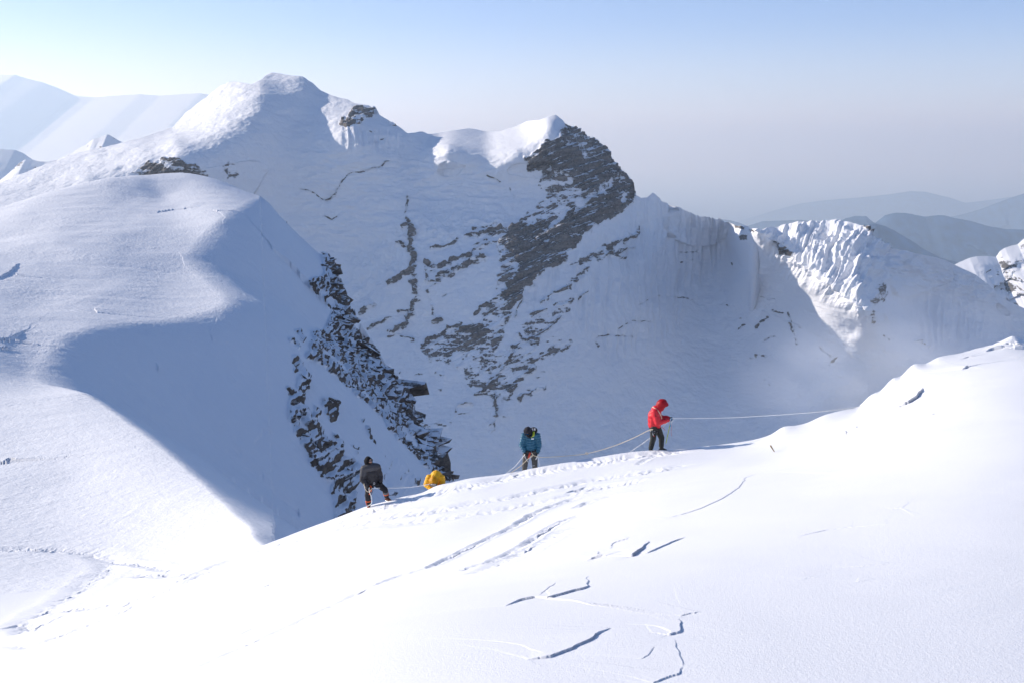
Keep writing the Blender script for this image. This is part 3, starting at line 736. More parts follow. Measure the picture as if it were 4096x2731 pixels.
MAIN_LINES = [
 (0.85, 12, [(1640,900),(1648,930),(1635,985),(1650,1010),(1655,1040)]), (0.7, 15, [(1652,1040),(1655,1100),(1662,1180),(1650,1240),(1620,1290),(1575,1330)]),
 (0.8, 9, [(1648,1080),(1625,1095),(1600,1110)]), (0.9, 9, [(1600,1115),(1580,1125),(1558,1137)]), (0.8, 8, [(1590,972),(1605,975),(1622,988)]), (0.7, 6, [(1622,865),(1632,880)]), (0.8, 6, [(1610,915),(1635,905)]),
 (0.5, 10, [(1700,1050),(1705,1110),(1715,1180),(1728,1230),(1742,1280)]), (0.85, 9, [(1735,1290),(1760,1280)]),
 (0.9, 6, [(1722,996),(1760,992),(1790,984),(1832,962)]), (0.75, 9, [(1860,950),(1910,940),(1960,922),(2015,912)]), (0.8, 4, [(1890,918),(1940,905),(1988,890)]), (0.6, 8, [(1960,940),(2000,928),(2040,918)]),
 (0.6, 5, [(1890,985),(1930,970),(1950,962)]), (0.7, 6, [(1910,998),(1960,978),(2000,960)]),
 (0.9, 9, [(1700,1048),(1730,1066),(1760,1062),(1800,1048),(1850,1030),(1890,1018)]), (0.7, 8, [(1880,1015),(1930,990)]), (0.5, 4, [(1700,1085),(1742,1080)]),
 (0.75, 15, [(1745,1112),(1780,1100),(1810,1085),(1850,1062),(1900,1045),(1935,1032)]), (0.6, 6, [(1695,1125),(1740,1118),(1770,1108)]), (0.5, 5, [(1720,1145),(1745,1135)]), (0.5, 4, [(1770,1185),(1800,1170)]),
 (0.7, 6, [(1440,1260),(1475,1240),(1500,1222)]), (0.8, 8, [(1450,1250),(1490,1232)]), (0.75, 5, [(1470,1315),(1510,1300),(1560,1272)]), (0.6, 5, [(1590,1245),(1615,1240),(1640,1235)]),
 (0.55, 14, [(1560,1330),(1600,1300),(1650,1260)]), (0.5, 8, [(1550,1350),(1580,1340),(1660,1360)]),
 (0.75, 9, [(1690,1385),(1740,1350),(1790,1320),(1840,1300)]), (0.65, 11, [(1780,1400),(1830,1380),(1870,1370)]), (0.5, 10, [(1720,1440),(1780,1410),(1850,1390)]), (0.6, 8, [(1900,1260),(1930,1225),(1990,1200)]),
 (0.85, 10, [(1905,1572),(1950,1550),(1980,1520)]), (0.75, 8, [(1880,1510),(1920,1490),(1950,1470)]), (0.7, 10, [(1975,1535),(2005,1480),(2040,1430),(2050,1390)]), (0.75, 14, [(2040,1560),(2060,1530),(2100,1500),(2130,1475)]),
 (0.5, 16, [(2100,1460),(2150,1430),(2200,1410)]), (0.5, 10, [(2080,1590),(2120,1570),(2180,1550)]), (0.6, 9, [(1825,1615),(1860,1612),(1880,1610)]), (0.6, 6, [(1832,1655),(1870,1645)]), (0.55, 8, [(1980,1570),(1985,1640),(1980,1700)]),
 (0.4, 12, [(1640,1670),(1700,1690),(1780,1690),(1815,1660),(1828,1620)]), (0.4, 10, [(1560,1500),(1600,1490)]), (0.35, 8, [(1640,1510),(1690,1490)]), (0.3, 10, [(1730,1560),(1765,1545)]),
 (0.6, 14, [(2330,1045),(2360,1025),(2400,1010),(2450,980),(2520,950),(2560,930)]), (0.55, 9, [(2400,1035),(2440,1010),(2480,1005),(2530,990),(2550,985)]), (0.9, 6, [(2440,1005),(2465,1018),(2508,1032)]), (0.5, 6, [(2540,935),(2565,920),(2570,905)]), (0.5, 6, [(2275,1050),(2310,1050)]),
 (0.6, 12, [(2280,1140),(2310,1110),(2350,1070)]), (0.85, 7, [(2190,1185),(2215,1170),(2260,1150)]), (0.6, 9, [(2165,1210),(2190,1190)]), (0.6, 9, [(2120,1258),(2160,1245),(2180,1240)]), (0.5, 11, [(2225,1225),(2260,1215),(2290,1200)]), (0.8, 7, [(2320,1190),(2345,1162)]), (0.4, 9, [(2250,1250),(2280,1235)]),
 (0.8, 4, [(2148,1342),(2200,1310),(2240,1270)]), (0.75, 8, [(2075,1342),(2110,1358),(2140,1355)]), (0.6, 3, [(2060,1270),(2075,1230),(2088,1195)]), (0.7, 5, [(2112,1365),(2122,1372)]),
 # crevasses and ice steps: shade in their gaps painted with the rock colour
 (0.62, 3.0, [(1302,802),(1320,795),(1347,776),(1352,760),(1366,732),(1385,715),(1398,693),(1430,692),(1455,687),(1490,678),(1519,674),(1540,655),(1557,649),(1580,652)]), (0.5, 2.6, [(1200,757),(1235,762),(1264,776),(1290,798)]), (0.55, 4, [(1330,785),(1345,778)]),
 (0.45, 3, [(1370,525),(1395,512),(1440,517),(1500,528),(1555,540)]), (0.6, 5, [(1630,795),(1634,810),(1625,830),(1617,850)]), (0.5, 3, [(1950,700),(1975,712),(2000,728)]), (0.5, 3, [(2040,755),(2058,785)]), (0.4, 3, [(1290,865),(1330,880),(1350,870)]), (0.4, 3, [(1500,560),(1540,555)]),
 (0.45, 2.5, [(2560,1215),(2600,1195),(2650,1175),(2700,1182),(2760,1190),(2800,1215)]), (0.5, 2.5, [(2485,1310),(2530,1280),(2565,1285),(2620,1282)]), (0.6, 4, [(2390,1350),(2410,1340),(2450,1332)]), (0.5, 2.5, [(2470,1340),(2500,1335),(2540,1345)]), (0.5, 6, [(2385,1360),(2395,1375)]),
 (0.7, 4, [(3149,1253),(3164,1299),(3185,1335),(3190,1380)]), (0.6, 4, [(3088,1243),(3129,1253)]), (0.7, 5, [(3073,1263),(3060,1275),(3047,1284),(3027,1309)]), (0.55, 4, [(2950,1312),(2978,1300)]), (0.6, 4, [(3052,1365),(3078,1350),(3103,1347)]), (0.6, 6, [(3286,1385),(3307,1411),(3318,1420)]), (0.5, 7, [(3317,1457),(3330,1440),(3345,1424)]), (0.55, 5, [(3020,1420),(3065,1430)]), (0.4, 4, [(3085,1420),(3110,1440)]),
 (0.6, 5, [(3652,1368),(3683,1373),(3713,1390)]), (0.4, 5, [(3540,1345),(3560,1360)]), (0.45, 6, [(3060,1520),(3080,1535)]), (0.35, 8, [(2990,1440),(3020,1430),(3060,1440)]), (0.5, 5, [(2920,1050),(2935,1062)]), (0.5, 4, [(2740,1045),(2775,1038)]), (0.5, 4, [(2735,1010),(2790,1005)]),
 (0.35, 5, [(3040,1190),(3070,1200),(3100,1195)]), (0.35, 5, [(2870,1215),(2930,1225)]), (0.3, 5, [(2900,1265),(2940,1280),(2990,1275)]), (0.35, 8, [(3190,1560),(3220,1590)]), (0.3, 10, [(3260,1480),(3290,1520)]),
]
# snow flutings run straight down these parts of the face
FLUTES = [(1.0, [(2545,800),(2640,770),(2900,880),(2900,1000),(2790,1130),(2560,1130),(2520,1000)]), (0.7, [(2300,1060),(2420,930),(2530,900),(2520,1060),(2400,1130),(2320,1300)]), (0.55, [(2380,1100),(2750,1120),(2720,1330),(2450,1440),(2330,1300)]), (0.5, [(1380,500),(1640,560),(1600,620),(1400,600)]), (0.45, [(2110,1160),(2240,1060),(2240,1120),(2140,1230)]), (0.4, [(3600,1150),(3900,1180),(3950,1350),(3650,1380)])]
LIT_FLUTES = [(3020,915),(3350,880),(3460,930),(3620,1020),(3560,1100),(3470,1130),(3465,1270),(3290,1200),(3120,1080)]
rock = paint(GX, GY, MAIN_AREAS, MAIN_LINES)
Xw, Yw, Zw = V[..., 0], V[..., 1], V[..., 2]
Nn = grid_normals(V)
dirty = area_w(GX, GY, [(2850,1180),(3250,1200),(3420,1350),(3500,1640),(2900,1780),(2500,1760),(2560,1480)], 120)
rock = np.maximum(rock, dirty * (0.10 + 0.30 * fbm(GX / 90, GY / 60, oct=3, seed=75)))
rock = np.maximum(rock, area_w(GX, GY, [(1560,1330),(1900,1330),(2350,1250),(2250,1560),(2050,1750),(1750,1760),(1500,1500)], 80) * (0.16 + 0.28 * fbm(GX / 70 + GY / 90, GY / 50, oct=3, seed=76)))
# relief of the snow: broad swells, ice steps, fine
disp = 13 * fbm(Xw / 240, Yw / 240, Zw / 240, oct=3, seed=21) + 6.5 * fbm(Xw / 60, Yw / 60, Zw / 45, oct=4, seed=22)
disp += 1.6 * fbm(Xw / 14, Yw / 14, Zw / 14, oct=3, seed=28)
disp *= 1 - 0.65 * area_w(GX, GY, [(1760,540),(1860,510),(2230,460),(2200,520),(2050,620),(1870,690)], 25)
seracs = area_w(GX, GY, [(1400,1060),(1620,880),(1800,880),(1980,840),(2030,900),(1900,930),(1720,990),(1650,900),(1600,1130),(1480,1250),(1400,1230)], 45)
disp += seracs * 9.0 * fbm(Xw / 28, Yw / 28, Zw / 55, oct=4, seed=23, ridged=True)
terr = fbm(Xw / 90, Yw / 90, Zw / 30, oct=3, seed=24, ridged=True)
disp += 8.0 * terr * area_w(GX, GY, [(1200,560),(2050,640),(2000,860),(1650,820),(1450,1050),(1150,950)], 90)
for st, poly in FLUTES:
    w = area_w(GX, GY, poly, 45)
    wob = 14 * noise(GX / 120, GY / 120, seed=25)
    fl = np.abs(noise((GX + wob) / 30, GY / 420, seed=26)) * 1.3 + 0.5 * np.abs(noise((GX + wob) / 13, GY / 260, seed=27))
    disp -= st * w * 19 * fl
w = area_w(GX, GY, LIT_FLUTES, 30)
sl = GX + (GY - 900) * 0.42
fl = np.abs(noise(sl / 46, GY / 260, seed=36)) + 0.5 * np.abs(noise(sl / 19, GY / 120, seed=37))
lump = fbm(GX / 90, GY / 70, oct=4, seed=38)
disp += w * (22 * (0.35 - fl) + 26 * lump)
disp += area_w(GX, GY, [(3470,920),(3640,1020),(3960,1130),(4000,1220),(3700,1170),(3500,1080)], 30) * 20 * fbm(GX / 70, GY / 45, oct=4, seed=39)
# rock: steps along the dipping beds, snow lying on them
rk = sstep(0.25, 0.75, rock)
bed = (Zw * 0.80 - Xw * 0.52 + 0.25 * Yw)
st = noise(bed / 9, Xw / 160, Yw / 160, seed=41) + 0.6 * noise(bed / 4, Xw / 70, Yw / 70, seed=42)
gul = fbm(Xw / 26, Yw / 26, Zw / 90, oct=4, seed=43, ridged=True)
disp += rk * (5.0 * np.tanh(2.5 * st) + 7.0 * gul + 3.2 * fbm(Xw / 10, Yw / 10, Zw / 10, oct=3, seed=44, ridged=True))
disp *= np.clip(np.abs(Nn[..., 1]) * 2.2, 0.15, 1)
crack = paint(GX, GY, [], [l for l in MAIN_LINES if l[1] < 5])
disp -= 5 * crack
V = V + Nn * disp[..., None]
# far side of the mountain
back = []
for k, (dy, dz) in enumerate([(40, -25), (120, -90), (300, -280), (900, -900), (3500, -4300)]):
    b = V[0].copy(); b[:, 1] += dy; b[:, 0] += dy * 0.2; b[:, 2] += dz
    back.append(b)
foot = V[-1].copy(); foot[:, 1] -= 350; foot[:, 2] -= 500
foot2 = V[-1].copy(); foot2[:, 1] -= 1200; foot2[:, 2] = -4300
Vall = np.concatenate([np.stack(back[::-1]), V, foot[None], foot2[None]])
rk = np.concatenate([np.zeros((5, len(cpx))), rock, np.zeros((2, len(cpx)))])
mountain = grid_mesh('mountain', Vall, M_main, {'rock': rk}, flip=True, kind='structure')

# ------------------------------------------------------------------ far ranges
def far_range(name, sky_px, D, mat, drop, seed, rough=0.06, snow_rock=None, slope=1.3, n=420, nrow=70):
    s = np.array(sky_px, float)
    px = np.linspace(s[0, 0], s[-1, 0], n)
    py = np.interp(px, s[:, 0], s[:, 1])
    crest = at(px, py, D)
    rows = np.concatenate([-np.linspace(1, 0, 14)[:-1] ** 1.5, np.linspace(0, 1, nrow) ** 1.4])
    V = np.empty((len(rows), n, 3))
    for i, r in enumerate(rows):
        V[i, :, 0] = crest[:, 0]
        V[i, :, 1] = crest[:, 1] - r * drop * slope
        V[i, :, 2] = crest[:, 2] - abs(r) * drop
    w = np.abs(rows)[:, None]
    L = drop * 0.45
    nz = fbm(V[..., 0] / L, V[..., 1] / L, V[..., 2] / (2 * L), oct=6, seed=seed, ridged=True)
    nz = nz - nz[13][None]
    V[..., 2] += drop * rough * nz * np.minimum(w * 5, 1.6)
    V[..., 1] += drop * rough * 2.0 * nz * np.minimum(w * 5, 1.6)
    V[13, :, 2] += drop * 0.006 * fbm(V[13, :, 0] / (L * .12), V[13, :, 1] * 0, oct=3, seed=seed + 3)
    rk = np.zeros(V.shape[:2]) if snow_rock is None else snow_rock + 0.25 * fbm(V[..., 0] / L * 3, V[..., 1] / L * 3, V[..., 2] / L * 6, oct=3, seed=seed + 9)
    return grid_mesh(name, V, mat, {'rock': rk}, flip=True, kind='structure')

far_range('mountain', [(-1200,420),(-500,330),(-200,310),(0,301),(60,300),(110,316),(170,330),(230,352),(300,384),(380,391),(450,385),(560,378),(640,384),(700,380),(800,374),(900,390),(1000,420),(1300,500),(1800,640)], 42000, M_far, 5000, 31, snow_rock=0.0, slope=3.0, rough=0.010)
far_range('mountain', [(-900,660),(-300,610),(0,597),(60,600),(95,615),(130,640),(170,650),(220,668),(400,720),(700,800)], 9000, M_far, 1100, 32, snow_rock=0.3)
far_range('mountain', [(-700,900),(-100,760),(0,722),(40,690),(75,655),(100,640),(140,645),(180,648),(230,640),(300,605),(350,575),(375,556),(400,550),(430,538),(445,546),(480,565),(560,610),(700,700)], 5200, M_far, 600, 33, rough=0.1, snow_rock=0.42)
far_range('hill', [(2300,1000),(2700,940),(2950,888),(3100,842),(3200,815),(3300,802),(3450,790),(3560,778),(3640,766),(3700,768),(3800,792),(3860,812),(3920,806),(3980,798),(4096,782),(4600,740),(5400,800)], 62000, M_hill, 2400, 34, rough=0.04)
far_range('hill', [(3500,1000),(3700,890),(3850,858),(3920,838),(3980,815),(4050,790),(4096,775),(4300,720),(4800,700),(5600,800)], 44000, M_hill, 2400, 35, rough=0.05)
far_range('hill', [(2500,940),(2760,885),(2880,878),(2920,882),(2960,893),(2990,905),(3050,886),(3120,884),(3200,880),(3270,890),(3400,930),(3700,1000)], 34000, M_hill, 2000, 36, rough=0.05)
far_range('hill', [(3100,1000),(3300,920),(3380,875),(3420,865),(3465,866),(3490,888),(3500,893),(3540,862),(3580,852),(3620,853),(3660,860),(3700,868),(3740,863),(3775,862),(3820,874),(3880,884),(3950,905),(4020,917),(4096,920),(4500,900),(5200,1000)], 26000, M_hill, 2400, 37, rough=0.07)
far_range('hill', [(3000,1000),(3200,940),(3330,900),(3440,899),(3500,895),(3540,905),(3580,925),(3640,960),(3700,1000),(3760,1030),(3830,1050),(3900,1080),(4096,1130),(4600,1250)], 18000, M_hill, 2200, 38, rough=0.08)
far_range('mountain', [(3600,1180),(3780,1090),(3815,1060),(3850,1045),(3880,1032),(3905,1026),(3950,1025),(3985,1028),(4000,1005),(4020,992),(4070,978),(4096,955),(4250,880),(4600,820),(5200,900)], 4200, M_far, 700, 39, rough=0.13, snow_rock=0.40, n=900, nrow=170)

# valley floor reaching to the horizon
me = bpy.data.meshes.new('valley_ground')
g = 150000.0
me.from_pydata([(-g, -6000, -4200), (g, -6000, -4200), (g, 240000, -4200), (-g, 240000, -4200)], [], [(0, 1, 2, 3)])
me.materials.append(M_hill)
vg = bpy.data.objects.new('valley_ground', me); COL.objects.link(vg); vg['kind'] = 'structure'

#@@PEOPLE
# ------------------------------------------------------------------ things
def tag(o, label=None, cat=None, group=None):
    if label: o['label'] = label
    if cat: o['category'] = cat
    if group: o['group'] = group
    return o

def mesh_from_bm(name, bm, mats, parent=None, smooth=True):
    me = bpy.data.meshes.new(name)
    bm.to_mesh(me); bm.free()
    if smooth:
        me.polygons.foreach_set('use_smooth', np.ones(len(me.polygons), bool))
    for m in (mats if isinstance(mats, (list, tuple)) else [mats]): me.materials.append(m)
    o = bpy.data.objects.new(name, me); COL.objects.link(o)
    if parent: o.parent = parent
    return o

def ball(bm, c, r, sub=2):
    r = (r, r, r) if isinstance(r, (int, float)) else r
    m = Matrix.Translation(Vector(c)) @ Matrix.Diagonal((*r, 1))
    return bmesh.ops.create_icosphere(bm, subdivisions=sub, radius=1, matrix=m)['verts']

def capsule(bm, a, b, ra, rb, flat=1.0, sub=2):
    """tapered limb between two joints"""
    t = bmesh.new()
    for c, r in ((a, ra), (b, rb)):
        ball(t, c, r if flat == 1 else (r, r * flat, r), sub)
    g = bmesh.ops.convex_hull(t, input=t.verts)
    bmesh.ops.delete(t, geom=[v for v in t.verts if not v.link_faces], context='VERTS')
    me = bpy.data.meshes.new('tmp'); t.to_mesh(me); t.free()
    bm.from_mesh(me); bpy.data.meshes.remove(me)

def chain(bm, pts, rads, flat=1.0):
    for i in range(len(pts) - 1):
        capsule(bm, pts[i], pts[i + 1], rads[i], rads[i + 1], flat)

def fuse(name, bm, voxel, mats, parent=None, smooth=4, puff=None, wrinkle=0.0):
    """one continuous skin over everything in bm"""
    tmp = mesh_from_bm('tmp', bm, mats)
    md = tmp.modifiers.new('r', 'REMESH'); md.mode = 'VOXEL'; md.voxel_size = voxel
    ms = tmp.modifiers.new('s', 'SMOOTH'); ms.factor = 0.5; ms.iterations = smooth
    dg = bpy.context.evaluated_depsgraph_get()
    me = bpy.data.meshes.new_from_object(tmp.evaluated_get(dg))
    me.name = name
    old = tmp.data
    bpy.data.objects.remove(tmp); bpy.data.meshes.remove(old)
    n = len(me.vertices)
    co = np.empty(n * 3, f32); me.vertices.foreach_get('co', co); co = co.reshape(-1, 3)
    no = np.empty(n * 3, f32); me.vertices.foreach_get('normal', no); no = no.reshape(-1, 3)
    d = np.zeros(n)
    if puff:                                  # quilted baffles across each bone
        bones, pitch, amp = puff
        best = np.full(n, 1e9); ph = np.zeros(n)
        for a, b in bones:
            a, b = np.array(a), np.array(b); e = b - a; L = np.linalg.norm(e)
            t = np.clip(((co - a) @ e) / (L * L), -0.3, 1.3)
            q = np.linalg.norm(co - (a + t[:, None] * e), axis=1)
            m = q < best; best[m] = q[m]; ph[m] = t[m] * L
        d += amp * (np.abs(np.sin(np.pi * ph / pitch)) - 0.6)
    if wrinkle:
        d += wrinkle * fbm(co[:, 0] / 0.09, co[:, 1] / 0.09, co[:, 2] / 0.05, oct=3, seed=61)
    co = co + no * d[:, None]
    me.vertices.foreach_set('co', np.ascontiguousarray(co, f32).ravel())
    me.polygons.foreach_set('use_smooth', np.ones(len(me.polygons), bool))
    me.materials.clear()
    for m in (mats if isinstance(mats, (list, tuple)) else [mats]): me.materials.append(m)
    me.update()
    o = bpy.data.objects.new(name, me); COL.objects.link(o)
    if parent: o.parent = parent
    return o

def tube(name, pts, rad, mat, parent=None, n=8, smooth_n=0, bm=None):
    """round cord through points"""
    P = [Vector(p) for p in pts]
    if smooth_n:
        A = np.array(pts, float)
        t = np.r_[0, np.cumsum(np.linalg.norm(np.diff(A, axis=0), axis=1))]
        # Catmull-Rom
        out = []
        for i in range(len(A) - 1):
            p0, p1, p2, p3 = A[max(i - 1, 0)], A[i], A[i + 1], A[min(i + 2, len(A) - 1)]
            for u in np.linspace(0, 1, smooth_n, endpoint=False):
                out.append(0.5 * ((2 * p1) + (-p0 + p2) * u + (2 * p0 - 5 * p1 + 4 * p2 - p3) * u * u + (-p0 + 3 * p1 - 3 * p2 + p3) * u ** 3))
        out.append(A[-1]); P = [Vector(p) for p in out]
    own = bm is None
    bm = bm or bmesh.new()
    rings = []
    for i, p in enumerate(P):
        d = (P[min(i + 1, len(P) - 1)] - P[max(i - 1, 0)]).normalized()
        s = d.cross(Vector((0, 0, 1)))
        s = d.cross(Vector((0, 1, 0))) if s.length < 0.05 else s
        s.normalize(); u = s.cross(d)
        r = rad(i / (len(P) - 1)) if callable(rad) else rad
        rings.append([bm.verts.new(p + (s * math.cos(2 * math.pi * k / n) + u * math.sin(2 * math.pi * k / n)) * r) for k in range(n)])
    for a, b in zip(rings, rings[1:]):
        for k in range(n): bm.faces.new((a[k], a[(k + 1) % n], b[(k + 1) % n], b[k]))
    bm.faces.new(rings[0][::-1]); bm.faces.new(rings[-1])
    return mesh_from_bm(name, bm, mat, parent) if own else None

C_ = dict(
 red=simple_mat('red_shell', (0.62, 0.018, 0.03), 0.5, var=0.12, vscale=14, bump=0.5), black=simple_mat('black_cloth', (0.014, 0.014, 0.018), 0.8, var=0.3, vscale=30),
 grey=simple_mat('dark_grey_shell', (0.05, 0.05, 0.058), 0.6, var=0.15, vscale=14, bump=0.5), coal=simple_mat('charcoal_shell', (0.022, 0.021, 0.026), 0.65, var=0.2, vscale=14, bump=0.5),
 trouser=simple_mat('dark_trousers', (0.028, 0.03, 0.028), 0.8, var=0.3, vscale=18, bump=0.5), olive=simple_mat('grey_trousers', (0.075, 0.072, 0.07), 0.8, var=0.25, vscale=18, bump=0.5),
 teal=simple_mat('teal_down', (0.022, 0.115, 0.19), 0.45, var=0.15, vscale=14, bump=0.4), yellow=simple_mat('yellow_down', (0.86, 0.44, 0.01), 0.5, var=0.12, vscale=14, bump=0.4),
 lime=simple_mat('lime_lining', (0.35, 0.42, 0.03), 0.6), skin=simple_mat('skin', (0.40, 0.22, 0.15), 0.55, var=0.08), hat=simple_mat('charcoal_knit', (0.045, 0.043, 0.055), 0.9, var=0.25, vscale=60),
 orange=simple_mat('orange_band', (0.75, 0.13, 0.03), 0.6), boot=simple_mat('boot_leather', (0.10, 0.035, 0.02), 0.6, var=0.3, vscale=25), dboot=simple_mat('dark_boot', (0.02, 0.02, 0.02), 0.6),
 rope=simple_mat('white_rope', (0.86, 0.85, 0.82), 0.8, var=0.1, vscale=60), tan=simple_mat('tan_rope', (0.76, 0.64, 0.46), 0.8, var=0.15, vscale=60), sling=simple_mat('red_sling', (0.6, 0.06, 0.03), 0.7),
 steel=simple_mat('steel', (0.62, 0.63, 0.65), 0.3, metal=1.0), white=simple_mat('white_plastic', (0.8, 0.8, 0.8), 0.4), axe=simple_mat('lime_shaft', (0.42, 0.50, 0.05), 0.4), blue=simple_mat('blue_cord', (0.05, 0.35, 0.65), 0.6),
 lens=simple_mat('grey_lens', (0.05, 0.055, 0.06), 0.15, spec=0.8), mirror=simple_mat('blue_mirror_lens', (0.04, 0.25, 0.6), 0.12, metal=0.6), harness=simple_mat('harness_web', (0.02, 0.02, 0.022), 0.7), bamboo=simple_mat('bamboo', (0.30, 0.20, 0.07), 0.6, var=0.25),
 snowy=simple_mat('clinging_snow', (0.8, 0.82, 0.86), 0.8), frost=simple_mat('gaiter_grey', (0.16, 0.16, 0.16), 0.7))

def hand_bm(wrist, fingers_dir, palm_n, side, curl=0.9):
    """glove: palm, four unequal bent fingers, thumb off the side of the palm"""
    bm = bmesh.new()
    w = Vector(wrist); f = Vector(fingers_dir).normalized(); n = Vector(palm_n).normalized()
    n = (n - f * n.dot(f)).normalized(); s = f.cross(n) * side
    capsule(bm, w - f * 0.05, w + f * 0.01, 0.036, 0.034)                    # cuff end of the glove
    for k in range(4):
        o = s * (0.027 - 0.018 * k)
        capsule(bm, w + o * 0.75 + f * 0.01, w + o + f * 0.085, 0.017, 0.0145)  # palm
        L = (0.92, 1.0, 0.95, 0.78)[k]
        p = w + o + f * 0.085; d = f.copy(); ang = 0.0
        for q, seg in enumerate((0.042, 0.028, 0.022)):
            ang += curl * (0.75, 0.85, 0.6)[q]
            d = f * math.cos(ang) + n * math.sin(ang)
            p2 = p + d * seg * L
            capsule(bm, p, p2, 0.0125 - 0.0012 * q, 0.0118 - 0.0014 * q, sub=1)
            p = p2
    p = w + s * 0.030 + f * 0.025; d = (f * 0.55 + s * 0.75 + n * 0.35).normalized()
    p2 = p + d * 0.042; capsule(bm, p, p2, 0.0155, 0.013, sub=1)
    d2 = (f * 0.75 + n * 0.8 - s * 0.1).normalized(); capsule(bm, p2, p2 + d2 * 0.034, 0.013, 0.011, sub=1)
    return bm

def head_bm(bm, c, face, up):
    """skull, face, nose, lips, ears, eye sockets"""
    c = Vector(c); f = Vector(face).normalized(); u = Vector(up); u = (u - f * u.dot(f)).normalized(); s = f.cross(u)
    for p, r in (((0, 0.012, 0.02), 0.092), ((0, 0.0, 0.045), 0.088), ((0, 0.05, -0.045), 0.066), ((0, 0.072, -0.09), 0.034), ((0.035, 0.055, -0.03), 0.04), ((-0.035, 0.055, -0.03), 0.04)):
        ball(bm, c + s * p[0] + f * p[1] + u * p[2], r)
    capsule(bm, c + f * 0.098 + u * 0.012, c + f * 0.122 - u * 0.026, 0.008, 0.0135, sub=1)   # nose
    for q in (1, -1):
        ball(bm, c + s * 0.016 * q + f * 0.108 - u * 0.028, 0.010, 1)
        ball(bm, c + s * 0.093 * q - f * 0.005 - u * 0.01, (0.012, 0.02, 0.03), 1)            # ears
        capsule(bm, c + s * 0.012 * q + f * 0.097 + u * 0.03, c + s * 0.05 * q + f * 0.082 + u * 0.032, 0.010, 0.009, sub=1)  # brow
        ball(bm, c + s * 0.033 * q + f * 0.083 + u * 0.012, 0.0125, 1)                        # eyes
    capsule(bm, c + s * 0.022 + f * 0.098 - u * 0.064, c - s * 0.022 + f * 0.098 - u * 0.064, 0.009, 0.009, sub=1)
    capsule(bm, c + s * 0.016 + f * 0.096 - u * 0.077, c - s * 0.016 + f * 0.096 - u * 0.077, 0.010, 0.010, sub=1)
    return f, u, s

def boot(parent, ankle, toe_dir, mat, up=(0, 0, 1)):
    bm = bmesh.new(); a = Vector(ankle); t = Vector(toe_dir).normalized(); u = Vector(up)
    capsule(bm, a + u * 0.16, a + u * 0.01, 0.062, 0.058)
    capsule(bm, a - t * 0.04 - u * 0.05, a + t * 0.15 - u * 0.06, 0.052, 0.046)
    capsule(bm, a - u * 0.01, a + t * 0.10 - u * 0.04, 0.056, 0.048)
    o = fuse('boot', bm, 0.012, mat, parent, smooth=2)
    b2 = bmesh.new(); s = t.cross(u).normalized()
    for f_, q in ((0.17, 0.03), (0.17, -0.03), (0.05, 0.045), (0.05, -0.045), (-0.06, 0.03), (-0.06, -0.03)):
        p = a + t * f_ + s * q - u * 0.085
        capsule(b2, p, p - u * 0.045 + t * 0.005, 0.008, 0.003, sub=1)
    capsule(b2, a + t * 0.19 + s * 0.03 - u * 0.09, a - t * 0.07 + s * 0.03 - u * 0.09, 0.007, 0.007, sub=1)
    capsule(b2, a + t * 0.19 - s * 0.03 - u * 0.09, a - t * 0.07 - s * 0.03 - u * 0.09, 0.007, 0.007, sub=1)
    mesh_from_bm('crampon', b2, C_['steel'], o)
    return o

def ring(bm, c, r, tr, nrm, n=14, squash=1.0):
    c = Vector(c); nrm = Vector(nrm).normalized(); a = nrm.orthogonal().normalized(); b = nrm.cross(a)
    pts = [c + a * r * math.cos(2 * math.pi * k / n) + b * r * squash * math.sin(2 * math.pi * k / n) for k in range(n + 1)]
    tube('', pts, tr, None, bm=bm, n=6)

def biner(parent, c, nrm, mat):
    bm = bmesh.new(); ring(bm, c, 0.042, 0.0055, nrm, squash=0.6)
    return mesh_from_bm('carabiner', bm, mat, parent)

def harness(parent, hipc, wr, wd, thighs, mat):
    """waist belt, leg loops and buckle"""
    bm = bmesh.new(); h = Vector(hipc)
    pts = [h + Vector((wr * math.cos(t), wd * math.sin(t), 0)) for t in np.linspace(0, 2 * math.pi, 22)]
    tube('', pts, 0.022, None, bm=bm, n=6)
    for c, r, nn in thighs: ring(bm, c, r, 0.016, nn)
    return mesh_from_bm('harness', bm, mat, parent)

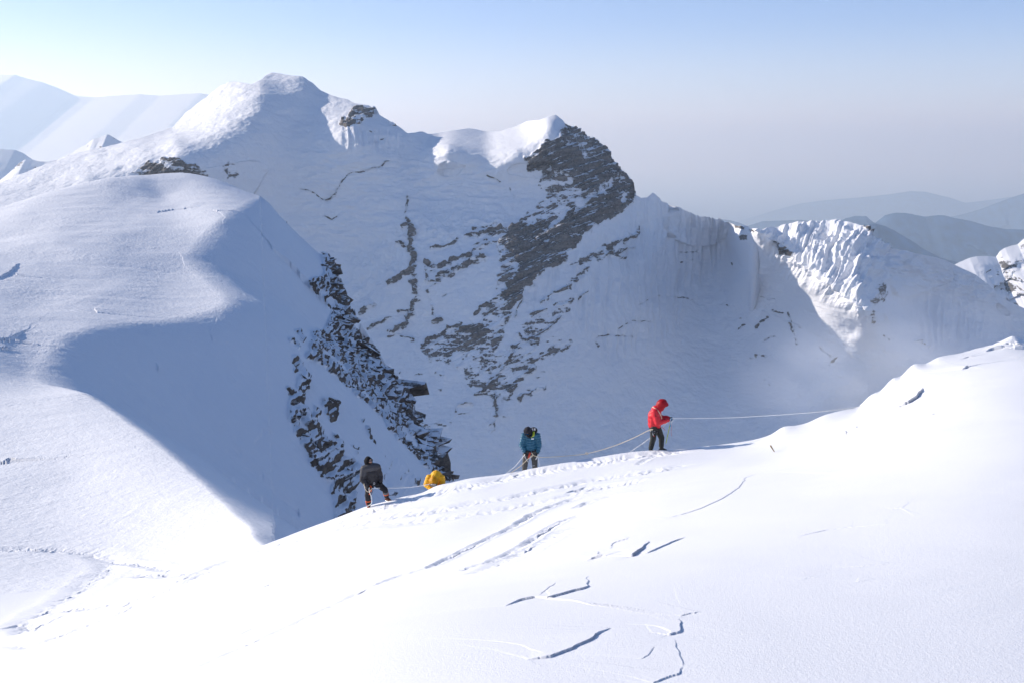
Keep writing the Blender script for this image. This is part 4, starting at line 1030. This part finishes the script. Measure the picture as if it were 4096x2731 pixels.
def make_person(base, label, J, cfg):
    """J: joints in metres, local frame: x right, y away, z up"""
    V3 = lambda k: Vector(J[k])
    bm = bmesh.new()
    f, u, s = head_bm(bm, J['head'], J['face'], J['up'])
    chain(bm, [V3('head') - u * 0.04, V3('neck')], [0.06, 0.062])
    chain(bm, [V3('neck'), V3('chest'), V3('pelvis')], [0.09, 0.145, 0.14])
    for q in ('l', 'r'):
        chain(bm, [V3('chest') + (V3('sh_' + q) - V3('chest')) * 0.6, V3('sh_' + q), V3('el_' + q), V3('wr_' + q)], [0.09, 0.06, 0.045, 0.032])
        chain(bm, [V3('pelvis'), V3('hip_' + q), V3('kn_' + q), V3('an_' + q)], [0.12, 0.095, 0.062, 0.045])
    root = fuse('person', bm, 0.014, C_['skin'], None, smooth=2)
    root.location = base
    tag(root, label, 'person')
    # trousers
    bm = bmesh.new()
    for q in ('l', 'r'):
        an = V3('an_' + q) + (V3('kn_' + q) - V3('an_' + q)) * 0.22
        chain(bm, [V3('pelvis'), V3('hip_' + q), V3('kn_' + q), an], [0.165, 0.135, 0.10, 0.085])
    fuse('trousers', bm, 0.016, cfg['trousers'], root, smooth=3, wrinkle=0.012)
    for q in ('l', 'r'):
        boot(root, V3('an_' + q), J.get('toe_' + q, (1, 0, 0)), cfg['boot'])
    # jacket
    k = cfg.get('bulk', 1.0)
    bm = bmesh.new()
    hem = V3('hem') if 'hem' in J else V3('pelvis')
    tor = [V3('neck') - (V3('neck') - V3('chest')) * 0.1, V3('chest'), hem]
    chain(bm, tor, [0.115 * k, 0.205 * k, 0.20 * k], cfg.get('flat', 0.9))
    sh = V3('sh_l'), V3('sh_r')
    capsule(bm, sh[0], sh[1], 0.115 * k, 0.115 * k)
    bones = [(tuple(tor[0]), tuple(tor[2]))]
    for q in ('l', 'r'):
        w = V3('wr_' + q) + (V3('el_' + q) - V3('wr_' + q)) * 0.12
        chain(bm, [V3('sh_' + q), V3('el_' + q), w], [0.118 * k, 0.098 * k, 0.068 * k])
        bones += [(tuple(V3('sh_' + q)), tuple(V3('el_' + q))), (tuple(V3('el_' + q)), tuple(w))]
    jk = fuse('jacket', bm, 0.016, cfg['jacket'], root, smooth=3, puff=(bones, cfg.get('pitch', 0.11), cfg.get('puff', 0.016)), wrinkle=0.006)
    # gloves
    for q, sd in (('l', 1), ('r', -1)):
        fd = Vector(J.get('fd_' + q, tuple(V3('wr_' + q) - V3('el_' + q))))
        fuse('glove', hand_bm(V3('wr_' + q), fd, J.get('pn_' + q, (0, -0.3, -1)), sd, cfg.get('curl', 0.9)), 0.0065, cfg['glove'], root, smooth=1)
    return root, jk, f, u, s

def hood(parent, c, f, u, s, mat, name='hood', r=0.15, back=0.03, open_r=0.085, peak=0.0):
    """a shell round the head with the face left open"""
    bm = bmesh.new(); c = Vector(c)
    n1, n2 = 28, 16
    rows = []
    for j in range(n2 + 1):
        th = 0.62 + (math.pi - 0.62) * j / n2          # from the rim of the face opening to the back
        row = []
        for i in range(n1):
            ph = 2 * math.pi * i / n1
            x, z = math.sin(th) * math.cos(ph), math.sin(th) * math.sin(ph)
            y = math.cos(th)
            rr = r * (1 + 0.05 * math.sin(5 * ph) * math.sin(th) + 0.03 * math.sin(9 * ph + j))
            row.append(bm.verts.new(c - f * back + s * x * rr * 0.95 + u * (z * rr * 1.08 - 0.02 * (1 - z)) + f * (y * rr * 1.05 + (peak if z > 0.3 and j < 3 else 0))))
        rows.append(row)
    for a, b in zip(rows, rows[1:]):
        for i in range(n1): bm.faces.new((a[i], b[i], b[(i + 1) % n1], a[(i + 1) % n1]))
    bmesh.ops.solidify(bm, geom=bm.faces[:], thickness=0.018)
    bmesh.ops.recalc_face_normals(bm, faces=bm.faces[:])
    return mesh_from_bm(name, bm, mat, parent)

def goggles(parent, c, f, u, s, frame, lens):
    bm = bmesh.new(); c = Vector(c)
    pts = [c + s * x + f * (0.112 - 3.2 * x * x) + u * (0.018 + z) for x, z in [(-0.075, 0), (-0.06, 0.034), (-0.02, 0.04), (0.02, 0.04), (0.06, 0.034), (0.075, 0), (0.06, -0.03), (0.022, -0.032), (0, -0.018), (-0.022, -0.032), (-0.06, -0.03), (-0.075, 0)]]
    tube('', pts, 0.010, None, bm=bm, n=6)
    g = mesh_from_bm('goggles', bm, frame, parent)
    bm = bmesh.new()
    vs = [bm.verts.new(p + f * 0.003) for p in pts[:-1]]
    cc = bm.verts.new(c + f * 0.122 + u * 0.02)
    for i in range(len(vs)): bm.faces.new((vs[i], vs[(i + 1) % len(vs)], cc))
    bmesh.ops.solidify(bm, geom=bm.faces[:], thickness=0.004)
    mesh_from_bm('lens', bm, lens, g)
    return g

def cuff(parent, a, b, t0, t1, r, mat, name):
    """a band round a limb"""
    a, b = Vector(a), Vector(b)
    return tube(name, [a + (b - a) * t for t in np.linspace(t0, t1, 4)], r, mat, parent, n=14)

def patch(parent, c, nrm, w, h, mat, name, upv=(0, 0, 1)):
    bm = bmesh.new(); n = Vector(nrm).normalized(); u = Vector(upv); u = (u - n * u.dot(n)).normalized(); s = u.cross(n)
    m = Matrix((( *s, 0), (*u, 0), (*n, 0), (0, 0, 0, 1))).transposed(); m.translation = Vector(c)
    bmesh.ops.create_cube(bm, size=1, matrix=m @ Matrix.Diagonal((w, h, 0.008, 1)))
    bmesh.ops.bevel(bm, geom=bm.edges[:], offset=0.003, segments=2, affect='EDGES')
    return mesh_from_bm(name, bm, mat, parent, smooth=False)

def loc_of(px, py, D): return P3(px, py, D)

# --- red: in profile, leaning over his hands on the taut rope
B = loc_of(2626, 1806, 35.25)
J = dict(head=(0.17, -0.02, 1.60), face=(0.80, -0.25, -0.62), up=(0.6, 0, 0.8), neck=(0.0, 0.0, 1.47), chest=(-0.09, 0.0, 1.24), pelvis=(-0.08, 0, 0.90), hem=(-0.085, 0, 0.94),
 sh_l=(-0.06, 0.17, 1.40), el_l=(0.10, 0.22, 1.10), wr_l=(0.40, 0.07, 1.14), sh_r=(-0.10, -0.17, 1.38), el_r=(-0.01, -0.26, 1.06), wr_r=(0.36, -0.14, 1.13),
 hip_l=(0.0, 0.10, 0.84), kn_l=(0.17, 0.10, 0.46), an_l=(0.17, 0.10, 0.09), hip_r=(-0.11, -0.09, 0.84), kn_r=(-0.14, -0.10, 0.46), an_r=(-0.22, -0.12, 0.09),
 fd_l=(1, 0.0, 0.05), pn_l=(0.2, -0.7, -0.7), fd_r=(1, 0.25, 0.1), pn_r=(0.1, 0.7, -0.7), toe_l=(1, -0.1, 0), toe_r=(1, -0.3, 0))
red, jk, f, u, s = make_person(B, 'person in a bright red hooded jacket and dark trousers, bent over the taut white rope', J, dict(trousers=C_['trouser'], jacket=C_['red'], glove=C_['black'], boot=C_['dboot'], bulk=1.12, pitch=0.16, puff=0.012))
hood(red, J['head'], f, u, s, C_['red'], r=0.168, back=0.035, peak=0.04)
bmh = bmesh.new(); capsule(bmh, (0.10, 0, 1.50), (-0.05, 0, 1.45), 0.13, 0.14); fuse('collar', bmh, 0.016, C_['red'], red, smooth=2)
goggles(red, J['head'], f, u, s, C_['white'], C_['lens'])
harness(red, (-0.07, 0, 0.82), 0.19, 0.19, [((-0.02, 0.10, 0.72), 0.125, (0.3, 0, 1)), ((-0.12, -0.10, 0.72), 0.125, (-0.1, 0, 1))], C_['harness'])
for c in ((-0.15, -0.20, 0.76), (-0.12, -0.21, 0.72), (-0.20, -0.18, 0.75)): biner(red, c, (0.3, 1, 0.1), C_['steel'])
tube('gear_sling', [(-0.18, -0.20, 0.74), (-0.16, -0.20, 0.66), (-0.13, -0.20, 0.60)], 0.009, C_['white'], red)
tube('gear_loop', [(-0.14, -0.20, 0.61), (-0.11, -0.20, 0.59)], 0.014, C_['sling'], red)
patch(red, (-0.075, -0.305, 1.335), (0.1, -1, 0.25), 0.075, 0.10, C_['black'], 'sleeve_patch')
patch(red, (0.21, -0.245, 1.165), (0.1, -1, 0.3), 0.05, 0.06, C_['black'], 'cuff_badge')
tube('shoulder_sling', [(-0.17, 0.02, 1.52), (-0.14, -0.10, 1.53), (-0.04, -0.20, 1.48), (0.04, -0.24, 1.38), (0.10, -0.24, 1.26), (0.12, -0.22, 1.18)], 0.012, C_['tan'], red, smooth_n=5)
tube('zip_pull', [(0.13, -0.17, 0.88), (0.19, -0.19, 0.85), (0.24, -0.19, 0.78)], 0.006, C_['sling'], red, smooth_n=4)
# ascender clamped on the rope in his hands
bm = bmesh.new(); tube('', [(0.43, -0.14, 1.20), (0.40, -0.17, 1.10), (0.37, -0.18, 1.02), (0.42, -0.17, 1.00), (0.46, -0.15, 1.10)], 0.013, None, bm=bm, n=6, smooth_n=4)
tag(mesh_from_bm('ascender', bm, C_['steel']), 'silver rope clamp hanging from the gloved hands of the person in red', 'rope clamp').location = B
# ice axe hanging from the hands
ax = bpy.data.objects.new('ice_axe', None); COL.objects.link(ax); ax.location = B + Vector((0.41, -0.16, 1.0))
tag(ax, 'lime shafted ice axe hanging below the hands of the person in red', 'ice axe')
tube('shaft', [(0, 0, 0), (-0.05, 0, -0.24), (-0.13, -0.01, -0.66)], 0.014, C_['axe'], ax, smooth_n=4)
tube('spike', [(-0.13, -0.01, -0.66), (-0.15, -0.01, -0.74)], lambda t: 0.011 * (1 - t) + 0.002, C_['steel'], ax)
tube('axe_head', [(-0.05, 0, 0.10), (0.0, 0, 0.06), (0.05, 0, 0.09), (0.10, 0, 0.15)], lambda t: 0.010 + 0.012 * math.sin(math.pi * t), C_['steel'], ax, smooth_n=4)
tube('wrist_leash', [(0, 0, 0.02), (0.02, 0, -0.04), (0.0, -0.01, -0.10), (0.01, 0, 0.1), (0.05, 0, 0.2)], 0.010, C_['blue'], ax, smooth_n=4)
tube('tether', [(0.01, 0, 0.05), (0.05, -0.01, -0.15), (0.03, 0, -0.28), (0.06, 0, -0.42)], 0.005, C_['sling'], ax, smooth_n=4)

# --- teal: seen from the front, head bowed, arms down
B = loc_of(2122, 1899, 35.55)
J = dict(head=(-0.10, -0.12, 1.53), face=(-0.15, -0.72, -0.66), up=(0, -0.6, 0.8), neck=(-0.02, 0.02, 1.44), chest=(0, 0.04, 1.20), pelvis=(0.0, 0.05, 0.86), hem=(0, 0.03, 0.96),
 sh_l=(0.22, 0.02, 1.36), el_l=(0.28, 0.0, 1.05), wr_l=(0.25, -0.10, 0.82), sh_r=(-0.22, 0.02, 1.36), el_r=(-0.29, 0.0, 1.05), wr_r=(-0.21, -0.12, 0.84),
 hip_l=(0.11, 0.04, 0.82), kn_l=(0.14, -0.02, 0.45), an_l=(0.15, 0.04, 0.09), hip_r=(-0.11, 0.04, 0.82), kn_r=(-0.18, -0.02, 0.45), an_r=(-0.21, 0.02, 0.07),
 fd_l=(0.05, -0.25, -1), pn_l=(-1, -0.2, 0.1), fd_r=(0.25, -0.3, -1), pn_r=(1, -0.2, 0.1), toe_l=(0.15, -1, 0), toe_r=(-0.1, -1, 0))
teal, jk, f, u, s = make_person(B, 'person in a quilted teal jacket and charcoal hat with head bowed, facing us', J, dict(trousers=C_['olive'], jacket=C_['teal'], glove=C_['black'], boot=C_['frost'], bulk=1.0, pitch=0.085, puff=0.026, flat=0.85))
hood(teal, J['head'], f, u, s, C_['hat'], name='hat', r=0.145, back=0.03)
goggles(teal, J['head'], f, u, s, C_['black'], C_['mirror'])
bmh = bmesh.new(); ball(bmh, (0.10, 0.10, 1.52), (0.14, 0.11, 0.12)); capsule(bmh, (0.12, 0.0, 1.46), (0.02, 0.1, 1.44), 0.07, 0.08); hd = fuse('lowered_hood', bmh, 0.014, C_['black'], teal, smooth=2, wrinkle=0.01)
bmh = bmesh.new()
rng = random.Random(4)
for q in range(16): ball(bmh, (0.06 + rng.uniform(-.06, .10), -0.01 + rng.uniform(-.02, .02), 1.56 + rng.uniform(-.06, .06)), rng.uniform(.010, .022), 1)
mesh_from_bm('clinging_snow', bmh, C_['snowy'], hd)
bmh = bmesh.new(); chain(bmh, [(0.10, -0.06, 1.50), (0.09, -0.13, 1.42), (0.0, -0.16, 1.37)], [0.04, 0.045, 0.035]); fuse('collar_lining', bmh, 0.012, C_['lime'], teal, smooth=2)
bmh = bmesh.new(); chain(bmh, [(-0.12, -0.20, 1.42), (-0.04, -0.20, 1.37), (0.03, -0.16, 1.42)], [0.04, 0.04, 0.04]); fuse('neck_gaiter', bmh, 0.012, C_['black'], teal, smooth=2)
harness(teal, (0, 0.04, 0.86), 0.21, 0.17, [((0.12, 0.03, 0.72), 0.125, (0.1, 0, 1)), ((-0.13, 0.03, 0.72), 0.125, (-0.1, 0, 1))], C_['harness'])
biner(teal, (0.02, -0.16, 0.84), (1, 0.2, 0), C_['steel']); biner(teal, (0.02, -0.18, 0.70), (0.4, 1, 0), C_['steel'])
for q in range(4): tube('gear_sling', [(-0.04 + 0.02 * q, -0.17, 0.84), (-0.07 + 0.015 * q, -0.19, 0.74), (-0.09 + 0.02 * q, -0.17, 0.64)], 0.007, C_['sling'], teal, smooth_n=3)
bm = bmesh.new(); tube('', [(0.25, -0.19, 0.80), (0.22, -0.21, 0.72), (0.18, -0.21, 0.64), (0.17, -0.20, 0.60), (0.21, -0.20, 0.66), (0.25, -0.20, 0.74), (0.25, -0.19, 0.80)], 0.012, None, bm=bm, n=6, smooth_n=3)
tag(mesh_from_bm('ascender', bm, C_['steel']), 'metal rope clamp in the glove of the person in the teal jacket', 'rope clamp').location = B
patch(teal, (0.06, -0.165, 1.30), (0, -1, 0.2), 0.09, 0.04, C_['white'], 'chest_emblem')
patch(teal, (0.11, -0.10, 0.36), (0.1, -1, 0), 0.09, 0.012, C_['white'], 'trouser_reflector')

# --- yellow: crouched on the far side of the crest, folded over the rope
B = loc_of(1742, 1972, 35.75)
J = dict(head=(-0.04, -0.34, 0.50), face=(0.0, -0.86, -0.50), up=(0, -0.5, 0.86), neck=(0.0, -0.16, 0.60), chest=(0.03, 0.02, 0.60), pelvis=(0.08, 0.32, 0.40), hem=(0.07, 0.22, 0.46),
 sh_l=(0.22, -0.06, 0.56), el_l=(0.26, -0.10, 0.34), wr_l=(0.06, -0.26, 0.24), sh_r=(-0.20, -0.08, 0.58), el_r=(-0.29, -0.14, 0.36), wr_r=(-0.12, -0.30, 0.24),
 hip_l=(0.16, 0.30, 0.36), kn_l=(0.22, -0.08, 0.26), an_l=(0.20, 0.16, 0.06), hip_r=(-0.04, 0.30, 0.36), kn_r=(-0.06, -0.04, 0.16), an_r=(-0.06, 0.30, 0.04),
 fd_l=(-1, -0.1, -0.3), pn_l=(0, 0.3, -1), fd_r=(0.6, -0.3, -0.7), pn_r=(1, 0.2, 0), toe_l=(0.1, -1, 0), toe_r=(0, -1, -0.3))
yel, jk, f, u, s = make_person(B, 'person in a yellow down suit crouching on the crest with hood bent low', J, dict(trousers=C_['yellow'], jacket=C_['yellow'], glove=C_['black'], boot=C_['dboot'], bulk=1.02, pitch=0.09, puff=0.02, flat=1.0))
hood(yel, J['head'], f, u, s, C_['yellow'], r=0.165, back=0.045, peak=0.035)
bmh = bmesh.new(); capsule(bmh, (-0.03, -0.24, 0.55), (0.0, -0.10, 0.60), 0.135, 0.15); fuse('collar', bmh, 0.016, C_['yellow'], yel, smooth=2)
bmh = bmesh.new(); chain(bmh, [Vector(J['head']) + f * 0.07 - u * 0.03 + s * x for x in (-0.06, 0, 0.06)], [0.075, 0.085, 0.075]); fuse('face_mask', bmh, 0.012, C_['lens'], yel, smooth=2)
goggles(yel, Vector(J['head']) + f * 0.03, f, u, s, C_['white'], C_['lens'])
patch(yel, (0.305, -0.16, 0.42), (0.5, -1, 0.3), 0.012, 0.07, C_['black'], 'pocket_zip')
patch(yel, (-0.05, -0.235, 0.685), (0, -0.6, 0.8), 0.06, 0.05, C_['hat'], 'hood_emblem', upv=(0, -1, 0))
harness(yel, (0.06, 0.20, 0.40), 0.19, 0.17, [], C_['harness'])

# --- black: standing with one leg up on the crest, looking along the rope
B = loc_of(1473, 2034, 34.75)
J = dict(head=(0.06, -0.02, 1.64), face=(0.72, -0.66, 0.10), up=(0, 0, 1), neck=(0.10, 0.02, 1.49), chest=(0.11, 0.03, 1.25), pelvis=(0.16, 0.04, 0.93), hem=(0.13, 0.03, 0.98),
 sh_l=(0.31, 0.10, 1.39), el_l=(0.40, 0.10, 1.10), wr_l=(0.44, -0.02, 0.95), sh_r=(-0.09, -0.06, 1.36), el_r=(-0.14, -0.14, 1.04), wr_r=(0.03, -0.20, 0.84),
 hip_l=(0.26, 0.08, 0.88), kn_l=(0.56, 0.02, 0.66), an_l=(0.60, 0.25, 0.30), hip_r=(0.07, 0.0, 0.87), kn_r=(0.0, -0.06, 0.47), an_r=(0.02, 0.0, 0.09),
 fd_l=(0.5, -0.6, -0.6), pn_l=(-0.6, -0.5, 0.1), fd_r=(0.6, -0.3, -0.8), pn_r=(0.8, 0.2, -0.2), toe_l=(0.8, -0.5, -0.1), toe_r=(0.45, -0.9, -0.1))
blk, jk, f, u, s = make_person(B, 'person in a black padded jacket and hood standing astride the crest, lowest on the ridge', J, dict(trousers=C_['black'], jacket=C_['coal'], glove=C_['black'], boot=C_['boot'], bulk=1.06, pitch=0.15, puff=0.012))
hood(blk, J['head'], f, u, s, C_['black'], r=0.142, back=0.03)
bmh = bmesh.new(); capsule(bmh, (0.06, -0.03, 1.52), (0.10, 0.03, 1.45), 0.115, 0.13); fuse('collar', bmh, 0.014, C_['coal'], blk, smooth=2)
bmh = bmesh.new(); chain(bmh, [Vector(J['head']) + f * 0.075 - u * 0.075 + s * x for x in (-0.04, 0, 0.04)], [0.042, 0.046, 0.042]); fuse('beard', bmh, 0.010, C_['black'], blk, smooth=2)
tube('sunglasses', [Vector(J['head']) + s * x + f * (0.108 - 4 * x * x) + u * 0.016 for x in (-0.07, -0.04, 0, 0.04, 0.07)], 0.016, C_['lens'], blk, smooth_n=3)
bmh = bmesh.new(); ring(bmh, Vector(J['head']) - s * 0.135 + u * 0.01, 0.035, 0.010, s); mesh_from_bm('headphone', bmh, C_['frost'], blk)
bmh = bmesh.new(); chain(bmh, [(-0.09, -0.07, 1.385), (0.11, -0.02, 1.43), (0.31, 0.09, 1.405)], [0.135, 0.17, 0.13]); capsule(bmh, (-0.09, -0.06, 1.37), (-0.12, -0.11, 1.20), 0.135, 0.118); fuse('shoulder_yoke', bmh, 0.016, C_['grey'], blk, smooth=3, wrinkle=0.006)
harness(blk, (0.15, 0.03, 0.86), 0.20, 0.18, [((0.33, 0.06, 0.82), 0.13, (1, 0, -0.6)), ((0.06, -0.01, 0.74), 0.13, (0, 0, 1))], C_['harness'])
biner(blk, (0.23, -0.16, 0.92), (0.5, 1, 0), C_['white']); biner(blk, (-0.07, -0.14, 0.80), (1, 0.3, 0), C_['steel'])
for x, z in ((0.10, 0.86), (0.13, 0.84), (0.07, 0.74)): tube('gear_sling', [(x, -0.17, z), (x + 0.02, -0.19, z - 0.10), (x + 0.0, -0.18, z - 0.19)], 0.015, C_['orange'], blk, smooth_n=3)
tube('gear_sling', [(0.20, -0.20, 0.72), (0.17, -0.21, 0.62), (0.14, -0.20, 0.55)], 0.009, C_['coal'], blk, smooth_n=3)
cuff(blk, J['kn_r'], J['an_r'], 0.42, 0.50, 0.095, C_['orange'], 'gaiter_band'); cuff(blk, J['kn_l'], J['an_l'], 0.42, 0.52, 0.095, C_['orange'], 'gaiter_band')
cuff(blk, J['kn_l'], J['an_l'], 0.18, 0.40, 0.096, C_['frost'], 'knee_panel')
tube('gaiter_trim', [(-0.06, -0.12, 0.27), (-0.02, -0.12, 0.16), (0.04, -0.12, 0.06)], 0.010, C_['orange'], blk)
cuff(blk, J['el_l'], J['wr_l'], 0.95, 1.1, 0.05, C_['lime'], 'glove_cuff')

# --- ropes
def rope(label, pts, mat, rad=0.0115, sm=7):
    return tag(tube('climbing_rope', [loc_of(*p) for p in pts], rad, mat, smooth_n=sm), label, 'rope', 'ropes of the climbing party')
rope('taut white rope from the hands of the person in red to the ridge', [(2662,1690,35.1),(2680,1676,35.1),(2694,1672,35.1),(2760,1672,35.1),(2900,1670,35.2),(3050,1662,35.4),(3200,1652,35.6),(3330,1640,35.8),(3460,1622,36.0),(3520,1618,36.6)], C_['rope'])
rope('tan rope sagging from the hip of the person in red to the person in teal', [(2612,1716,35.0),(2590,1722,35.1),(2530,1752,35.2),(2450,1784,35.3),(2350,1812,35.3),(2250,1823,35.3),(2175,1827,35.3),(2152,1825,35.3),(2131,1819,35.3)], C_['tan'])
rope('white rope slanting down behind the legs of the person in red', [(2672,1684,35.1),(2650,1708,35.3),(2625,1732,35.45),(2590,1758,35.5),(2550,1786,35.4),(2512,1812,35.2)], C_['rope'])
rope('white rope running down left from the glove of the person in teal', [(2100,1815,35.3),(2085,1834,35.3),(2062,1862,35.2),(2040,1880,35.1),(2020,1896,35.0)], C_['rope'])
rope('tan rope slanting down left in front of the legs of the person in teal', [(2128,1812,35.25),(2131,1820,35.25),(2110,1836,35.2),(2085,1860,35.1),(2060,1878,35.0),(2040,1892,34.95)], C_['tan'])
rope('short white cord crossing the legs of the person in teal', [(2098,1818,35.25),(2103,1832,35.2),(2114,1848,35.15),(2128,1866,35.05)], C_['rope'], 0.007)
rope('short white cord hanging straight down below the rope clamp of the person in teal', [(2152,1824,35.25),(2155,1840,35.2),(2160,1868,35.05)], C_['rope'], 0.007)
rope('white rope from the waist of the person in black to the person in yellow', [(1487,1951,34.6),(1520,1950,34.7),(1580,1950,35.0),(1640,1947,35.2),(1690,1940,35.35),(1728,1932,35.4)], C_['rope'])
rope('slack white loop hanging in front of the legs of the person in black', [(1478,1948,34.5),(1476,1958,34.5),(1483,1978,34.5),(1488,1998,34.5),(1485,2012,34.5),(1475,2020,34.5),(1466,2023,34.5)], C_['rope'])
rope('tan loop of rope on the hip of the person in black', [(1456,1932,34.5),(1458,1946,34.5),(1466,1962,34.45),(1476,1965,34.45),(1484,1957,34.45),(1488,1950,34.5)], C_['tan'])
bm = bmesh.new(); ring(bm, loc_of(2347,1812,35.3), 0.035, 0.011, (0.2, 1, 0)); ring(bm, loc_of(2350,1813,35.3), 0.022, 0.011, (1, 0.4, 0.3)); kn = mesh_from_bm('rope_knot', bm, C_['tan']); tag(kn, 'knot in the sagging tan rope between the red and teal jackets', 'knot')

# --- bamboo wand stuck in the snow
a = pick(3102, 1806); w0 = Vector(a) - Vector((0, 0, 0.05))
st = bpy.data.objects.new('bamboo_wand', None); COL.objects.link(st); st.location = w0
tag(st, 'short brown bamboo wand leaning out of the snow on the right', 'marker wand')
k = Vector(a)[1] / 4392 * 1.03
tip = Vector((-22 * k, -0.02, 27 * k + 0.05))
tube('cane', [(0, 0, 0), tip * 0.35, tip * 0.7, tip], lambda t: 0.011 + 0.012 * t, C_['bamboo'], st)
tube('cane_node', [tip * 0.62, tip * 0.66], 0.021, C_['bamboo'], st, n=10)

# ------------------------------------------------------------------ wind-blown snow along the crest on the right
me = bpy.data.meshes.new('spindrift')
vs = [(x, y, 0.217 * x - 10.78 + h) for h in (-3.0, 2.2) for x, y in ((4.0, 36.2), (22.0, 41.0), (22.0, 52.0), (4.0, 46.0))]
me.from_pydata(vs, [], [(3, 2, 1, 0), (4, 5, 6, 7), (0, 1, 5, 4), (1, 2, 6, 5), (2, 3, 7, 6), (3, 0, 4, 7)])
sd_o = bpy.data.objects.new('spindrift', me); COL.objects.link(sd_o); sd_o['kind'] = 'stuff'
sm = bpy.data.materials.new('spindrift'); sm.use_nodes = True; nd, lk = sm.node_tree.nodes, sm.node_tree.links; nd.clear()
tc = N(nd, 'TexCoord'); sp = N(nd, 'SeparateXYZ'); lk.new(tc.outputs['Object'], sp.inputs[0])
hh = N(nd, 'Math', operation='MULTIPLY_ADD'); lk.new(sp.outputs['X'], hh.inputs[0]); hh.inputs[1].default_value = -0.217; lk.new(sp.outputs['Z'], hh.inputs[2])
top_ = N(nd, 'MapRange', interpolation_type='SMOOTHERSTEP'); top_.inputs[1].default_value = -8.9; top_.inputs[2].default_value = -11.3; lk.new(hh.outputs[0], top_.inputs[0])
wa = N(nd, 'MapRange', interpolation_type='SMOOTHSTEP'); wa.inputs[1].default_value = 7.5; wa.inputs[2].default_value = 15.0; lk.new(sp.outputs['X'], wa.inputs[0])
wb = N(nd, 'MapRange', interpolation_type='SMOOTHSTEP'); wb.inputs[1].default_value = 21.8; wb.inputs[2].default_value = 16.5; lk.new(sp.outputs['X'], wb.inputs[0])
mp = N(nd, 'Mapping'); mp.inputs['Scale'].default_value = (0.45, 0.16, 0.55); mp.inputs['Rotation'].default_value = (0, 0.3, 0); lk.new(tc.outputs['Object'], mp.inputs[0])
nz = N(nd, 'TexNoise', Scale=1.0, Detail=4.0, Roughness=0.6); lk.new(mp.outputs[0], nz.inputs['Vector'])
nr = N(nd, 'MapRange'); nr.inputs[1].default_value = 0.36; nr.inputs[2].default_value = 0.72; lk.new(nz.outputs[0], nr.inputs[0])
last = nr
for q in (top_, wa, wb):
    m_ = N(nd, 'Math', operation='MULTIPLY'); lk.new(last.outputs[0], m_.inputs[0]); lk.new(q.outputs[0], m_.inputs[1]); last = m_
dn = N(nd, 'Math', operation='MULTIPLY'); lk.new(last.outputs[0], dn.inputs[0]); dn.inputs[1].default_value = 0.065
pv = N(nd, 'VolumePrincipled'); pv.inputs['Color'].default_value = (0.96, 0.97, 1, 1); pv.inputs['Anisotropy'].default_value = 0.3
lk.new(dn.outputs[0], pv.inputs['Density'])
so = N(nd, 'OutputMaterial'); lk.new(pv.outputs[0], so.inputs['Volume'])
me.materials.append(sm)

# ------------------------------------------------------------------ haze
HAZE_DENS, HAZE_COL, HAZE_G = 3.1e-5, (.68, .84, 1.0), .36
me = bpy.data.meshes.new('haze')
x0, x1, y0, y1, z0, z1 = -g - 50, g + 50, -6050, 240050, -4201, 2980
vs = [(x, y, z) for z in (z0, z1) for x, y in ((x0, y0), (x1, y0), (x1, y1), (x0, y1))]
me.from_pydata(vs, [], [(3, 2, 1, 0), (4, 5, 6, 7), (0, 1, 5, 4), (1, 2, 6, 5), (2, 3, 7, 6), (3, 0, 4, 7)])
hz = bpy.data.objects.new('haze', me); COL.objects.link(hz); hz['kind'] = 'stuff'
hm = bpy.data.materials.new('haze'); hm.use_nodes = True
hm.node_tree.nodes.clear()
pv = hm.node_tree.nodes.new('ShaderNodeVolumePrincipled')
pv.inputs['Density'].default_value = HAZE_DENS
pv.inputs['Color'].default_value = (*HAZE_COL, 1)
pv.inputs['Absorption Color'].default_value = (1, 1, 1, 1)     # air scatters, it does not absorb
pv.inputs['Anisotropy'].default_value = HAZE_G
ho = hm.node_tree.nodes.new('ShaderNodeOutputMaterial')
hm.node_tree.links.new(pv.outputs[0], ho.inputs['Volume'])
me.materials.append(hm)
